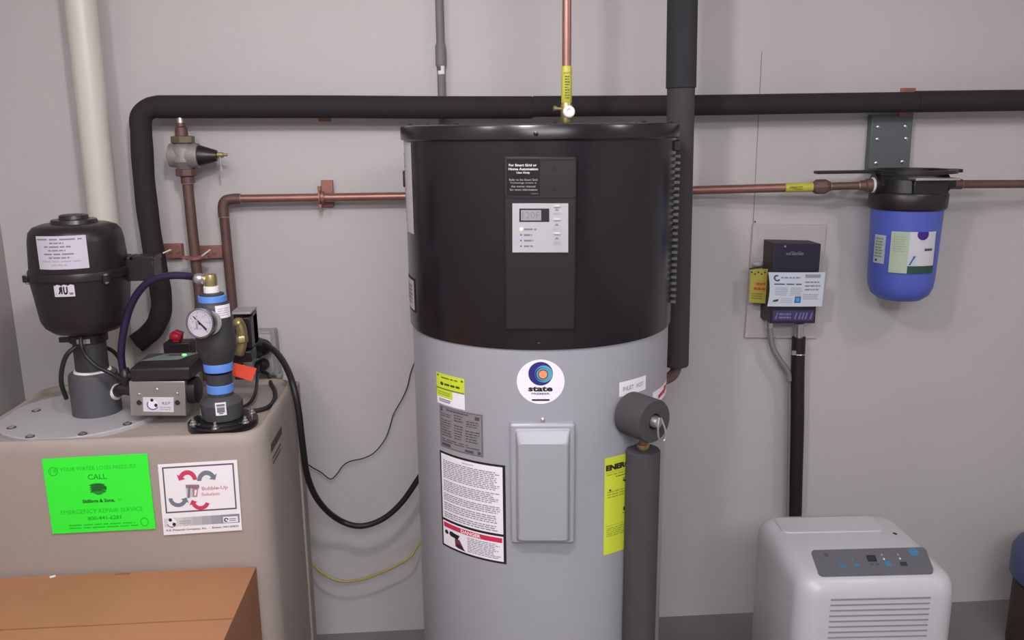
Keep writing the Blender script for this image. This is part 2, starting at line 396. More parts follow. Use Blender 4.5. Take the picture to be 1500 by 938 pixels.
# recessed upper strip: raised rim pieces + gloss label
D = Decal(quadmap(panpt(742, 233), panpt(791, 233), panpt(791, 287), panpt(742, 287), pn), 1)
D.rect(0, 0, 1, 1, M_gloss, 0)
W2 = ink((225, 222, 228))
for i, (t_, a_, b_) in enumerate((('For Smart Grid or', .07, .90), ('Home Automation', .06, .94), ('Use Only', .30, .70))):
    D.text(t_, a_, .13+i*.105, b_, .20+i*.105, W2, 1, 0.02)
for i, (t_, a_, b_) in enumerate((('Refer to the Smart Grid', .08, .92), ('Technology section in', .10, .90), ('the owner manual', .14, .86), ('for more information', .10, .92))):
    D.text(t_, a_, .53+i*.09, b_, .59+i*.09, ink((165, 162, 170)), 1, 0.0)
D.text('100000', .72, .92, .95, .955, GY, 1)
D.build('notice_label', cp, label='small black notice label with white lettering')
mbx = MB(M_panel)
for (x0, y0, x1, y1) in ((740, 231, 843, 234), (740, 287, 843, 290), (740, 231, 742.5, 290), (840.5, 231, 843, 290)):
    prism_quad(mbx, panquad(x0, y0, x1, y1), pn, -0.001, 0.002)
mbx.build('rim', cp)
for py in (247, 277): MB(M_dark).cyl(panpt(812, py, -0.001), panpt(812, py, 0.0012), 0.0035, n=12).build('dark_hole', cp)  # dark discs standing for the shade inside two small holes
disp = prism_quad(MB(mat('light_grey_fascia', (0.42, 0.41, 0.445), 0.4, var=0.03)), panquad(750.5, 298, 832.5, 370), pn, -0.001, 0.003).build('display_fascia', cp, bevel=0.0008, label='light grey display fascia')
D = Decal(quadmap(panpt(750.5, 298, .003), panpt(832.5, 298, .003), panpt(832.5, 370, .003), panpt(750.5, 370, .003), pn), 1)
D.rect(.125, .105, .66, .375, ink((38, 36, 44), 0.3), 0); D.rect(.155, .135, .515, .345, M_lcd, 1)
D.text('120F', .18, .17, .49, .31, ink((120, 121, 126)), 2)
for i, w_ in enumerate((.22, .14, .17, .16)):
    D.circle(.155, .525+i*.115, .012, .016, K if i else ink((60, 120, 60)), 0, 12); D.lines(.21, .505+i*.115, .21+w_, .545+i*.115, 1, GY, 1, .8, i, 0, .5)
for cy_, n_ in ((.12, 1), (.42, 2), (.70, 3)):
    D.arc(.795, cy_+.055, .055, .055, .25, 200, 340, LG, 0, 8)
    D.poly([(.755, cy_+.03), (.835, cy_+.03), (.795, cy_-.02)], GY, 0)
    D.lines(.73, cy_+.06, .86, cy_+.06+.035*n_, n_, LG, 1, .6, n_, 0, .5)
D.build('display_print', cp)
MB(M_ledw).sphere(panpt(763.5, 336, .0035), 0.0032, 12).build('power_light', cp, label='glowing pale green light')
for i, py in enumerate((302, 321.5, 342)):
    prism_quad(MB(mat('pale_button', (0.52, 0.51, 0.54), 0.35)), panquad(811, py-1.4, 821, py+1.6, .003), pn, -0.001, 0.0025).build('button', cp, bevel=0.0008)
# lower access cover
tj, _ = HC(794, 700, RJ); cn = Vector((math.sin(tj), -math.cos(tj), 0))
def covpt(px, py, h=0.0):
    d = ray(px, py); o = Vector((hx, hy, 0))+cn*(RJ+h); t = (o-CAM).dot(cn)/d.dot(cn); return CAM+d*t
def cring(x0, x1, y0, y1, h, r=0.006):
    a_ = covpt(x0, y0); b_ = covpt(x1, y1); u_ = Vector((cn.y*-1, cn.x, 0)); w_ = (b_-a_).dot(u_); 
    hh = a_.z-b_.z; c0 = (a_+b_)/2
    return [c0+u_*x+Vector((0, 0, z))+cn*h for x, z in rrect(0, 0, abs(w_)/2, hh/2, r, 4)]
mbx = MB(M_grey)
mbx.rings([cring(747, 841, 619, 794, -0.012), cring(747, 841, 619, 794, 0.006), cring(749, 839, 622, 792, 0.010), cring(755, 834.5, 627, 789, 0.010),
           cring(756, 833.5, 629, 788, 0.014), cring(758.5, 831, 642, 786, 0.024), cring(761, 828.5, 645, 784, 0.026)], False, True)
cov = mbx.build('access_cover', heater, ang=12, bevel=0.002)
MB(M_steel).lathe(covpt(795, 615, -0.002), cn, [(0.005, 0), (0.005, 0.004), (0.003, 0.0055), (0, 0.006)], 14).build('screw', heater, label='bright screw above the access cover')
# round badge
D = cyllabel(hx, hy, RJ, 757, 827, 527, 592, 10)
D.circle(.5, .5, .5, .5, ink((240, 236, 246)), 0, 48)
NV = ink((38, 34, 120)); TQ = ink((85, 165, 190)); DG = ink((70, 66, 76)); OR = ink((250, 150, 105))
D.circle(.5, .315, .255, .265, NV, 1, 36); D.circle(.565, .32, .185, .19, TQ, 2, 30); D.circle(.535, .325, .15, .155, NV, 3, 28)
D.circle(.55, .325, .135, .142, TQ, 4, 28); D.circle(.55, .325, .105, .11, DG, 5, 26); D.circle(.55, .325, .085, .09, OR, 6, 24)
D.text('state', .24, .60, .75, .715, K, 2, 0.04); D.text('PREMIER', .31, .745, .69, .785, ink((90, 88, 140)), 2, 0.02)
D.rect(.34, .89, .66, .93, K, 1); D.circle(.34, .91, .03, .02, K, 1, 10); D.circle(.66, .91, .03, .02, K, 1, 10)
D.build('badge_sticker', heater, label='round white badge with blue, turquoise and orange rings')
# yellow sticker
D = cyllabel(hx, hy, RJ, 640.5, 680.5, 551, 596, 6)
YG = ink((205, 222, 50)); YD = ink((95, 110, 30))
D.rect(0, 0, 1, 1, WH, 0); D.rect(0, 0, 1, .46, YG, 1); D.rect(0, .46, 1, .50, ink((110, 125, 70)), 2); D.rect(0, .50, .60, .76, YG, 1)
D.circle(.07, .07, .04, .035, YD, 2, 10); D.circle(.93, .10, .04, .035, YD, 2, 10); D.lines(.2, .08, .8, .16, 1, YD, 2, .5, 2, 0, .3)
D.circle(.22, .32, .06, .06, ink((40, 70, 20)), 2, 10); D.lines(.32, .27, .85, .37, 1, ink((70, 90, 20)), 2, .7, 3, 0, .3); D.lines(.1, .80, .55, .92, 2, GY, 2, .6, 4)
D.lines(.05, .56, .55, .70, 2, ink((150, 165, 50)), 2, .5, 4)
D.build('registration_sticker', heater, label='small yellow and white sticker above the rating plate')
# rating plate
D = cyllabel(hx, hy, RJ, 645, 708, 602, 664, 8)
MP = mat('metallic_plate', (0.27, 0.265, 0.285), 0.45, 0.2, var=0.12, scale=25); DK = ink((78, 74, 84))
D.rect(0, 0, 1, 1, MP, 0); D.frame(.02, .02, .98, .98, .012, .012, DK, 1)
D.rect(.05, .04, .09, .13, DK, 1); D.lines(.2, .05, .75, .10, 1, DK, 1, .7, 5); D.rect(.84, .08, .93, .16, DK, 1)
for i, (x0, y0, x1, y1, n_) in enumerate(((.05, .16, .35, .26, 2), (.38, .12, .62, .3, 3), (.66, .2, .95, .36, 3), (.05, .3, .34, .72, 7), (.38, .36, .6, .72, 6), (.64, .42, .95, .72, 5), (.05, .76, .95, .86, 2))):
    D.lines(x0, y0, x1, y1, n_, DK, 1, .45, i+9, .3, .2)
D.rect(.06, .88, .28, .95, DK, 1); D.rect(.62, .89, .80, .95, DK, 1); D.rect(.88, .88, .95, .95, DK, 1)
D.build('rating_plate', heater, label='silver rating plate with fine dark print')
# instruction label
D = cyllabel(hx, hy, RJ, 647, 741, 675, 817, 10)
RED = ink((205, 42, 82))
D.rect(0, 0, 1, 1, K, 0); D.rect(.03, .022, .965, .695, WH, 1); D.rect(.03, .72, .965, .978, WH, 1)
D.text('IMPORTANT', .40, .045, .58, .058, DK, 2)
PG = ink((150, 146, 156))
for i, (y0, y1, n_) in enumerate(((.075, .265, 10), (.285, .40, 6), (.42, .50, 4), (.515, .60, 4), (.615, .68, 3))):
    D.lines(.07, y0, .93, y1, n_, PG, 2, .55, i+30, .12, .06)
D.rect(.05, .735, .95, .785, RED, 2); D.text('DANGER', .36, .742, .66, .778, WH, 3, 0.03)
D.lines(.46, .80, .93, .96, 9, PG, 2, .5, 50, .25, .1)
D.circle(.10, .835, .035, .022, K, 2, 12); D.circle(.20, .835, .05, .028, ink((60, 58, 66)), 2, 12); D.poly([(.16, .81), (.34, .82), (.30, .87), (.20, .86)], K, 3)
D.poly([(.25, .87), (.33, .865), (.42, .965), (.26, .95)], ink((120, 50, 80)), 2); D.poly([(.27, .91), (.37, .92), (.43, .965), (.30, .955)], ink((60, 25, 45)), 3)
D.build('instruction_label', heater, label='black bordered instruction label with a red danger strip')
# energy label
D = cyllabel(hx, hy, RJ, 885, 950, 664, 803, 10)
YE = ink((208, 222, 60)); YK = ink((45, 42, 20)); YM = ink((165, 172, 50))
D.rect(0, 0, 1, 1, YE, 0); D.text('ENERGYGUIDE', .02, .075, 1.0, .135, YK, 1, 0.07); D.rect(.02, .15, .98, .155, YM, 1)
D.lines(.04, .165, .95, .19, 1, YM, 1, .5, 3); D.lines(.2, .20, .8, .215, 1, YK, 1, .5, 4); D.text('$ 157', .34, .235, .72, .285, YK, 1, 0.05)
D.lines(.05, .34, .95, .42, 3, YM, 1, .5, 6); D.circle(.10, .335, .02, .01, YK, 1, 10)
D.text('1756', .36, .545, .66, .585, YK, 1, 0.04); D.lines(.34, .60, .7, .615, 1, YK, 1, .5, 7); D.rect(.03, .70, .97, .705, YM, 1)
D.lines(.05, .72, .95, .82, 5, YM, 1, .5, 8); D.build('energy_label', heater, label='yellow energy label half hidden by the foam pipe')
D = cyllabel(hx, hy, RJ, 907, 945.5, 556, 577, 6)
D.rect(0, 0, 1, 1, WH, 0); D.text('INLET', .12, .36, .50, .66, LG, 1, 0.03); D.text('HOT', .60, .36, .88, .66, LG, 1, 0.03)
D.build('port_label', heater, label='small white label with two grey words')
D = cyllabel(hx, hy, RJ, 956, 975.5, 569, 588, 6)
D.rect(0, 0, 1, 1, WH, 0); D.poly([(.25, .75), (.25, .45), (.62, .35), (.62, .15), (1, .35), (.62, .8), (.62, .65)][::-1], RED, 1)
D.build('arrow_label', heater, label='white label with a red arrow')

# ------------------------------------------------------------------ relief valve in foam and its discharge pipe
tv, zv = cylhit(930, 612, hx, hy, RJ); tv = math.radians(41); vd = Vector((math.sin(tv), -math.cos(tv), 0))
fc = None
best = None
for k in range(200):     # radial distance/azimuth so that the foam face sits at its place beside the label
    a_ = math.radians(30+0.15*k); p_ = Vector((hx+0.398*math.sin(a_), hy-0.398*math.cos(a_), 0)); p_.z = zat(p_.x, p_.y, 618)
    e = abs(proj(p_)[0]-959)
    if best is None or e < best[0]: best = (e, a_, p_)
_, tv, fc = best; vd = Vector((math.sin(tv), -math.cos(tv), 0)); rd = S(33, fc)
valve = thing('relief_valve', 'relief valve wrapped in a charcoal foam drum on the heater flank', 'valve', fc)
b0 = fc-vd*0.078
mbx = MB(M_foamg); mbx.lathe(b0, vd, [(rd*0.9, 0), (rd, 0.004), (rd, 0.074), (rd*0.96, 0.078), (0.018, 0.078), (0.018, 0.04), (0, 0.04)], 40); mbx.build('foam_wrap', valve)
MB(M_steel).lathe(b0, vd, [(0.014, 0.04), (0.014, 0.080), (0.011, 0.090), (0.0, 0.093)], 20).build('valve_stem', valve)
u_ = Vector((0, 0, 1)).cross(vd).normalized()
e0 = fc+vd*0.016
mbx = MB(M_steel)
mbx.tube(catmull([e0+Vector((0, 0, 0.013))-u_*0.004, e0+vd*0.006+Vector((0, 0, 0.002))-u_*0.012, e0+vd*0.008-Vector((0, 0, 0.022))-u_*0.013, e0+vd*0.008-Vector((0, 0, 0.036))-u_*0.004,
                  e0+vd*0.009-Vector((0, 0, 0.036))+u_*0.006, e0+vd*0.008-Vector((0, 0, 0.015))+u_*0.008, e0+Vector((0, 0, 0.013))+u_*0.002], 6), 0.0022, 8)
mbx.build('test_lever', valve, label='chrome wire lever')
pX, pY = None, None
pc = P(942, 664, fc.y+0.055); pX, pY = pc.x, pc.y
z0 = zat(pX, pY, 658)
dp = thing('discharge_pipe', 'charcoal foam covered pipe standing in front of the yellow energy label', 'pipe', (pX, pY, 0.15))
rp = S(25.2, (pX, pY, z0))
MB(M_foamg).lathe((pX, pY, 0), UP, [(rp, 0.25), (rp, z0-0.003), (rp-0.003, z0), (0.012, z0), (0.012, z0-0.01)], 40, True, False).build('foam_sleeve', dp)
mbx = MB(M_copper); mbx.lathe((pX, pY, 0), UP, [(0.011, 0.15), (0.011, z0+0.012)], 20); mbx.m(M_brass).lathe((pX, pY, 0), UP, [(0.0145, z0+0.004), (0.0145, z0+0.012), (0.012, z0+0.013)], 8)
mbx.m(M_copper).tube([(pX, pY, z0+0.01), (pX, pY, z0+0.03), (b0+vd*0.06).lerp(Vector((pX, pY, z0+0.03)), 0.8)], 0.010, 12); mbx.build('copper_tail', dp)

# ------------------------------------------------------------------ tall foam pipe at the heater's right
Yt = 2.19; tp = P(995.5, 330, Yt)
tall = thing('vertical_insulated_pipe', 'tall grey foam covered pipe rising beside the heater right edge', 'pipe', (tp.x, tp.y, zat(tp.x, Yt, 546)))
zj = zat(tp.x, Yt, 130); zb_ = zat(tp.x, Yt, 536)
rt_ = S(21.5, (tp.x, Yt, zj)); rb_ = S(18.6, (tp.x, Yt, 1.45))
T0 = P(990.5, 536, Yt); T1 = P(997.5, 130, Yt); td = (T1-T0).normalized(); Lj = (T1-T0).length; Lt = (ZC-0.006-T0.z)/td.z
MB(M_foamg).lathe(T0, td, [(0.011, 0.004), (rb_-0.003, 0), (rb_, 0.004), (rb_*1.05, Lj+0.01), (0.02, Lj+0.01)], 40).build('foam_sleeve', tall)
MB(M_foamm).lathe(T0, td, [(rb_, Lj), (rt_*1.02, Lj+0.002), (rt_, Lt)], 40).build('foam_sleeve', tall, label='darker and wider upper foam sleeve')
el = on_cyl(math.radians(100), RJ+0.001, T0.z-0.022)
MB(M_copdull).tube(catmull([T0+td*0.02, T0-td*0.006, (T0-td*0.024).lerp(el, 0.25), el], 6), 0.0145, 16).build('copper_elbow', tall)

# ------------------------------------------------------------------ copper line into the heater top with its drain valve
Yc = 1.97; cpt = P(830, 100, Yc); zl = z_rt+0.001
cop = thing('copper_riser', 'thin copper pipe rising from the heater lid with a yellow tape label', 'pipe', (cpt.x, Yc, zl))
MB(M_copper).lathe((cpt.x, Yc, 0), UP, [(0.0103, zl+0.03), (0.0103, ZC-0.005)], 20).build('pipe', cop)
zy0, zy1 = zat(cpt.x, Yc, 152), zat(cpt.x, Yc, 97)
MB(M_ytape).lathe((cpt.x, Yc, 0), UP, [(0.0106, zy0), (0.0122, zy0+0.003), (0.0116, zy1-0.003), (0.0106, zy1)], 20).build('tape_label', cop)
D = Decal(cylmap(cpt.x, Yc, 0.0122, -1.1, 1.1, zy1-0.006, zy0+0.006), 6); D.text('HOT', .2, .1, .8, .16, YD, 1); D.lines(.3, .2, .7, .95, 9, YD, 1, .5, 3, .4, .4); D.build('tape_print', cop)
vz = zat(cpt.x, Yc, 163)
mbx = MB(M_brass); mbx.lathe((cpt.x, Yc, 0), UP, [(0.010, zl), (0.013, zl+0.004), (0.013, vz+0.012), (0.011, vz+0.02), (0.011, zy0)], 16)
mbx.cyl((cpt.x, Yc, vz+0.004), (cpt.x-0.026, Yc-0.004, vz+0.006), 0.004, n=10); mbx.build('valve_body', cop)
MB(M_brass).cyl((cpt.x-0.024, Yc-0.004, vz+0.006), (cpt.x-0.030, Yc-0.005, vz+0.006), 0.006, n=12).build('drain_cap', cop)
mbx = MB(M_white); cv = Vector((cpt.x+0.003, Yc-0.012, vz-0.002)); mbx.lathe(cv, (0.1, -1, 0.15), [(0.0135, 0), (0.0135, 0.007), (0.011, 0.009), (0.006, 0.009), (0.005, 0.006), (0, 0.006)], 20); mbx.build('dial_cap', cop, label='small white round cap')

# ================================================================== wall pipes
YH = 2.505
def foam_run(pts, r, name, par, n=28, m_=None):
    return MB(m_ or M_foam).tube(pts, r, n).build(name, par)
rh = S(16.3, P(500, 157, YH))
hp = thing('long_insulated_pipe', 'black foam covered pipe running along the wall behind the heater and turning down at left', 'pipe', P(780, 155, YH))
cor = P(206, 157, YH)
L0 = P(779, 157.5, YH); pts = [L0, P(640, 157.5, YH), P(475, 156.5, YH), P(330, 156.5, YH)]
pts = catmull(pts, 6)
bend = []
hA = P(250, 156.5, YH); vA = P(207, 198, YH)
bend = catmull([hA, P(222, 158, YH), P(207, 171, YH), vA], 5)
down = catmull([vA, P(211, 262, YH), P(219, 330, YH), P(229, 390, YH), P(235.5, 428, YH), P(236, 456, YH-0.01), P(226, 480, YH-0.02), P(211, 495, YH-0.03), P(199, 504, YH-0.04)], 6)
path = pts+bend+down[1:]
foam_run(path, [rh if i < len(pts)+4 else rh*(0.93+0.02*math.sin(i*0.9)) for i in range(len(path))], 'foam_sleeve', hp, 32)
foam_run(catmull([P(781, 156, YH), P(1000, 154.5, YH), P(1200, 151.5, YH), P(1344, 149.5, YH)], 6), rh*0.93, 'foam_sleeve', hp)
foam_run(catmull([P(1341, 149, YH), P(1420, 148, YH), P(1500, 147, YH), P(1640, 146, YH), P(1800, 145, YH)], 6), rh*0.985, 'foam_sleeve', hp)
e_ = path[-1]; ed = (path[-1]-path[-2]).normalized()
MB(M_copdull).cyl(e_-ed*0.03, e_+ed*0.003, 0.012, n=16).build('pipe_core', hp)
MB(M_foam).cyl(P(776.5, 157, YH), P(784, 157, YH), rh*0.9, n=28).build('seam_tape', hp)
def hanger(px, py0, py1, w, Y, name, label, m_=M_coplate):
    a_ = P(px-w, py0, Y); b_ = P(px+w, py1, Y)
    mb = MB(m_); mb.box(((a_.x+b_.x)/2, (Y+YW)/2, (a_.z+b_.z)/2), (b_.x-a_.x, YW-Y-0.0005, abs(a_.z-b_.z)))
    return mb.build(name, label=label, cat='pipe hanger', bevel=0.002)
# strap hangers gripping the black pipe: plate behind the foam with a lip beyond it
for px, y0, y1, w, lb in ((475, 145, 178, 10, 'copper coloured strap hanger just below the black wall pipe, above the copper run'), (1328, 129, 170, 9, 'copper coloured strap hanger behind the black wall pipe above the blue filter')):
    h = thing('pipe_hanger', lb, 'pipe hanger', P(px, (y0+y1)/2, YW-0.03), 'strap hangers on the long black pipe')
    a_ = P(px-w, y0, YW-0.03); b_ = P(px+w, y1, YW-0.03)
    MB(M_coplate).box(((a_.x+b_.x)/2, YW-0.032, (a_.z+b_.z)/2), (b_.x-a_.x, 0.006, a_.z-b_.z)).build('strap', h, bevel=0.001)
    MB(M_coplate).box(((a_.x+b_.x)/2, YW-0.015, (a_.z+b_.z)/2), (0.012, 0.0295, 0.02)).build('standoff', h)
# left copper run
YP = 2.545
cl = thing('left_copper_run', 'copper pipe running left from the heater then turning down', 'pipe', P(400, 290, YP))
r34 = S(6.2, P(450, 290, YP))
hb = P(345, 291.5, YP); ve = P(327.5, 308, YP)
mbx = MB(M_copper); mbx.tube([P(640, 287, YP), hb], r34, 18); mbx.build('pipe', cl)
mbx = MB(M_copdull); mbx.tube([ve, P(343, 470, YP), P(352, 560, YP), P(368, 760, YP)], r34*1.12, 18); mbx.build('pipe', cl, label='darker copper drop pipe')
mbx = MB(M_copdull); mbx.tube(catmull([P(353, 291.3, YP), P(342, 291.6, YP), P(331, 294, YP), P(327, 303, YP), P(328, 318, YP)], 6), r34*1.25, 18); mbx.build('elbow', cl)
MB(M_solder).ring(P(353, 291.3, YP), (1, 0, 0), r34*1.12, 0.0018, 20, 6).build('solder_joint', cl); MB(M_solder).ring(P(328.2, 318, YP), (0, 0, 1), r34*1.15, 0.0018, 20, 6).build('solder_joint', cl)
c = thing('pipe_clamp', 'copper clamp holding the left horizontal copper run to the wall', 'pipe clamp', P(478, 290, YP))
a_ = P(470.5, 264, YW-0.006); b_ = P(490, 303, YW-0.006)
MB(M_coplate).box(((a_.x+b_.x)/2, YW-0.009, (a_.z+b_.z)/2), (b_.x-a_.x, 0.016, a_.z-b_.z)).build('wall_plate', c, bevel=0.002)
q_ = P(471, 289, YP); MB(M_coplate).lathe(q_-Vector((0.008, 0, 0)), (1, 0, 0), [(r34*1.02, 0), (r34*1.9, 0.001), (r34*1.9, 0.006), (r34*1.4, 0.007), (r34*1.4, 0.016), (r34*1.02, 0.016)], 24).build('ring', c)
for sg in (-1, 1): MB(M_coplate).box(q_+Vector((-0.004, -0.004, sg*r34*2.1)), (0.010, 0.016, 0.013)).build('ear', c, bevel=0.0015)
# riser with pressure regulator
rs_ = thing('copper_supply_pipe', 'dull copper pipe dropping from the pressure regulator behind the beige tank', 'pipe', P(290, 430, YH))
r1 = S(7.6, P(280, 330, YH))
MB(M_copdull).tube([P(273.5, 255, YH), P(281, 330, YH), P(292, 430, YH), P(303, 540, YH), P(318, 700, YH)], r1, 18).build('pipe', rs_)
MB(M_copdull).tube([P(273, 247, YH), P(275.5, 268, YH)], r1*1.25, 18).build('coupling', rs_)
MB(M_solder).ring(P(275.7, 269, YH), (0.05, 0, -1), r1*1.1, 0.002, 20, 6).build('solder_joint', rs_)
pr = thing('pressure_regulator', 'cast bronze pressure regulator with black bell hanging under the black pipe', 'pressure regulator', P(271, 228, YH))
cc = P(270, 228, YH); xx = cc.x; 
def hz(py): return zat(xx, YH, py)
mbx = MB(M_bronze); vlathe(mbx, xx, YH, [(209, 10), (213, 15), (219, 19), (237, 19), (243, 14), (250, 10)], 28); mbx.build('body', pr)
mbx = MB(M_bronze); mbx.lathe(cc, (1, 0, -0.03), [(S(17, cc), -S(20, cc)), (S(18, cc), 0), (S(19, cc), S(8, cc)), (S(18, cc), S(21, cc)), (S(10, cc), S(22, cc))], 28); mbx.build('spring_housing', pr)
MB(M_bronze).box(cc-Vector((S(22, cc), 0, 0)), (0.012, 0.016, 0.02)).build('side_plug', pr, bevel=0.002)
mbx = MB(M_bpl); mbx.lathe(cc, (1, 0, -0.02), [(S(15, cc), S(21, cc)), (S(15, cc), S(24, cc)), (S(12, cc), S(34, cc)), (S(8, cc), S(47, cc)), (0, S(48, cc))], 28); mbx.build('bell', pr, label='black tapered bell')
mbx = MB(M_brass); mbx.cyl(cc+Vector((S(47, cc), 0, 0)), cc+Vector((S(56, cc), 0, 0)), S(4, cc), n=8); mbx.cyl(cc+Vector((S(56, cc), 0, 0)), cc+Vector((S(62, cc), 0, 0)), S(2, cc), n=8); mbx.build('adjusting_screw', pr)
mbx = MB(M_steel); lc = cc+Vector((S(51, cc), -0.004, 0)); mbx.tube([lc+Vector((0, 0, -0.004)), lc+Vector((0.001, 0, -S(14, cc))), lc+Vector((0.001, 0, -S(25, cc)))], 0.0022, 8); mbx.box(lc+Vector((0.001, 0, -S(20, cc))), (0.006, 0.003, 0.016)); mbx.build('wire_seal', pr)
mbx = MB(mat('tarnished_brass', (0.20, 0.155, 0.10), 0.5, 0.5)); mbx.lathe((xx, YH, 0), UP, [(S(12, cc), hz(211)), (S(17, cc), hz(209)), (S(17, cc), hz(200)), (S(11, cc), hz(199))], 6); mbx.build('union_nut', pr); mbx = MB(M_copdull); mbx.lathe((xx, YH, 0), UP, [(S(14, cc), hz(258)), (S(15, cc), hz(257)), (S(15, cc), hz(248)), (S(10, cc), hz(247))], 8); mbx.build('union_nut', pr)
mbx = MB(M_copdull); vlathe(mbx, xx-0.002, YH, [(178, 5.5), (185, 6), (187, 8.5), (193, 9), (202, 9.5)], 18); mbx.m(M_solder); vlathe(mbx, xx-0.002, YH, [(172, 5), (180, 6)], 16); mbx.build('inlet_adapter', pr)
# strut clamps near the tank
for (x0, y0, x1, y1, lb) in ((238, 358, 268, 378, 'red copper strap plate between the black foam pipe and copper supply pipe'), (286, 361, 327, 378, 'red copper strap plate between the two copper drop pipes')):
    h = thing('pipe_strap', lb, 'pipe strap', P((x0+x1)/2, (y0+y1)/2, YW-0.02), 'copper strap plates')
    a_ = P(x0, y0, YW-0.02); b_ = P(x1, y1, YW-0.02)
    MB(M_coplate).box(((a_.x+b_.x)/2, YW-0.0145, (a_.z+b_.z)/2), (b_.x-a_.x, 0.028, a_.z-b_.z)).build('plate', h, bevel=0.002)
    cx = (x0+x1)/2+2
    for dx in (-5, 5): MB(M_copdull).cyl(P(cx+dx, (y0+y1)/2, YW-0.034), P(cx+dx, (y0+y1)/2, YW-0.04), 0.004, n=10).build('screw', h)
h = thing('pipe_clamp', 'copper ring clamp around the copper supply pipe above the blue tube', 'pipe clamp', P(287, 378, YH))
q_ = P(286.5, 377.5, YH); MB(M_coplate).lathe(q_, (0.05, 0, -1), [(r1*1.02, -0.006), (r1*1.5, -0.006), (r1*1.9, -0.002), (r1*1.9, 0.004), (r1*1.02, 0.005)], 24).build('ring', h)
for sg in (-1, 1): MB(M_coplate).box(q_+Vector((sg*r1*2.0, 0, 0.001)), (0.014, 0.02, 0.007)).build('ear', h, bevel=0.0015)
for i, (pa, pb, lb) in enumerate((((239, 371), (250, 366), 'white cable tie end by the strap left of the supply pipe'), ((296, 375), (308, 366), 'white cable tie end by the ring clamp on the supply pipe'))):
    MB(M_white).tube([P(pa[0], pa[1], YH-0.036), P(pb[0], pb[1], YH-0.042)], 0.0022, 8).build('cable_tie', label=lb, cat='cable tie', group='white cable tie ends')
# right copper run
cr = thing('right_copper_run', 'copper pipe from behind the grey foam pipe to the blue filter', 'pipe', P(1100, 277, YP))
YF = 2.46
def seg(a, b, r, m_, name, par, n=18, label=None):
    return MB(m_).cyl(P(*a), P(*b), r, n=n).build(name, par, label=label)
Yr = lambda px: YP+(YF-YP)*max(0, min(1, (px-1000)/280))
def rp_(px, r, py=None):
    y = 279-(px-1013)*0.0285 if py is None else py; return (px, y, Yr(px))
u1 = S(1, P(1100, 277, YP))
MB(M_copper).tube([P(*rp_(900, 0)), P(*rp_(1000, 0)), P(*rp_(1195, 0))], 6.3*u1, 18).build('pipe', cr)
seg(rp_(1150, 0), rp_(1193, 0), 6.8*u1, M_ytape, 'tape_label', cr, label='yellow tape label on the copper')
D = Decal(quadmap(P(1153, 271, Yr(1170)-0.0145), P(1190, 270, Yr(1170)-0.0145), P(1190, 278, Yr(1170)-0.0145), P(1153, 279, Yr(1170)-0.0145), (0, -1, 0)), 1)
D.text('COLD WATER', .1, .3, .85, .62, YK, 0, .03); D.lines(.3, .75, .7, .9, 1, YK, 0, .6, 2); D.build('tape_print', cr)
mbx = MB(M_copdull); a_ = P(*rp_(1190, 0)); b_ = P(*rp_(1216, 0)); mbx.lathe(a_, b_-a_, [(7*u1, 0), (10*u1, 4*u1), (10.5*u1, 6*u1), (10.5*u1, 18*u1), (9*u1, 21*u1), (6.5*u1, 25*u1)], 8); mbx.build('union', cr)
seg(rp_(1213, 0), rp_(1262, 0), 5.6*u1, M_copdull, 'pipe', cr)
mbx = MB(M_copdull); a_ = P(*rp_(1258, 0)); b_ = P(*rp_(1280, 0)); mbx.lathe(a_, b_-a_, [(6.5*u1, 0), (7*u1, 2*u1), (7.5*u1, 8*u1), (9.5*u1, 10*u1), (10*u1, 21*u1)], 18); mbx.build('male_adapter', cr)
for q_ in (1258, 1217): MB(M_solder).ring(P(*rp_(q_, 0)), b_-a_, 6.2*u1, 0.0016, 20, 6).build('solder_joint', cr)
MB(M_white).lathe(P(1277.5, 271, YF), (1, 0, 0), [(9.5*u1, -.003), (11*u1, 0), (11*u1, .003)], 20).build('thread_tape', cr)
co = thing('outlet_copper_run', 'dull copper pipe leaving the blue filter towards the right edge', 'pipe', P(1450, 269, YF))
MB(M_copdull).cyl(P(1400, 270, YF), P(1800, 268.5, YF+0.05), 6*u1, n=18).build('pipe', co)
MB(M_copdull).cyl(P(1392, 270, YF), P(1408, 270, YF), 7.3*u1, n=18).build('coupling', co)
MB(M_solder).ring(P(1408, 270, YF), (1, 0, 0), 6.5*u1, 0.0016, 20, 6).build('solder_joint', co)
# ------------------------------------------------------------------ filter
fx = P(1330, 290, YF).x
flt = thing('water_filter', 'big blue filter housing with black cap hanging from a grey wall plate', 'water filter', (fx, YF, zat(fx, YF, 442)))
fz = lambda py: zat(fx, YF, py)
fu = S(1, (fx, YF, fz(350)))
mbx = MB(M_bpl); mbx.lathe((fx, YF, 0), UP, [(49*fu, fz(306)), (52*fu, fz(304)), (53*fu, fz(302)), (53.5*fu, fz(284)), (52*fu, fz(281)), (47*fu, fz(280)), (45*fu, fz(262)), (30*fu, fz(258)), (0, fz(257))], 64); mbx.build('cap', flt, label='black plastic cap')
mbx = MB(M_bpl); zc_ = fz(270)
mbx.cyl((fx-54*fu, YF, zc_), (fx+54*fu, YF, zc_), 15*fu, n=28); mbx.cyl((fx-50*fu, YF, zc_), (fx-46*fu, YF, zc_), 17*fu, n=8); mbx.cyl((fx+54*fu, YF, zc_), (fx+66*fu, YF, zc_), 10*fu, 8*fu, n=20); mbx.build('port', flt)
mbx = MB(M_bpl); mbx.box((fx+6*fu, YF-42*fu, fz(272)), (50*fu, 12*fu, 26*fu)); mbx.build('bracket_boss', flt, bevel=0.004)
MB(M_steel).box((fx+10*fu, YF-45*fu, fz(260)), (64*fu, 22*fu, 3*fu)).build('mounting_tab', flt, bevel=0.001)
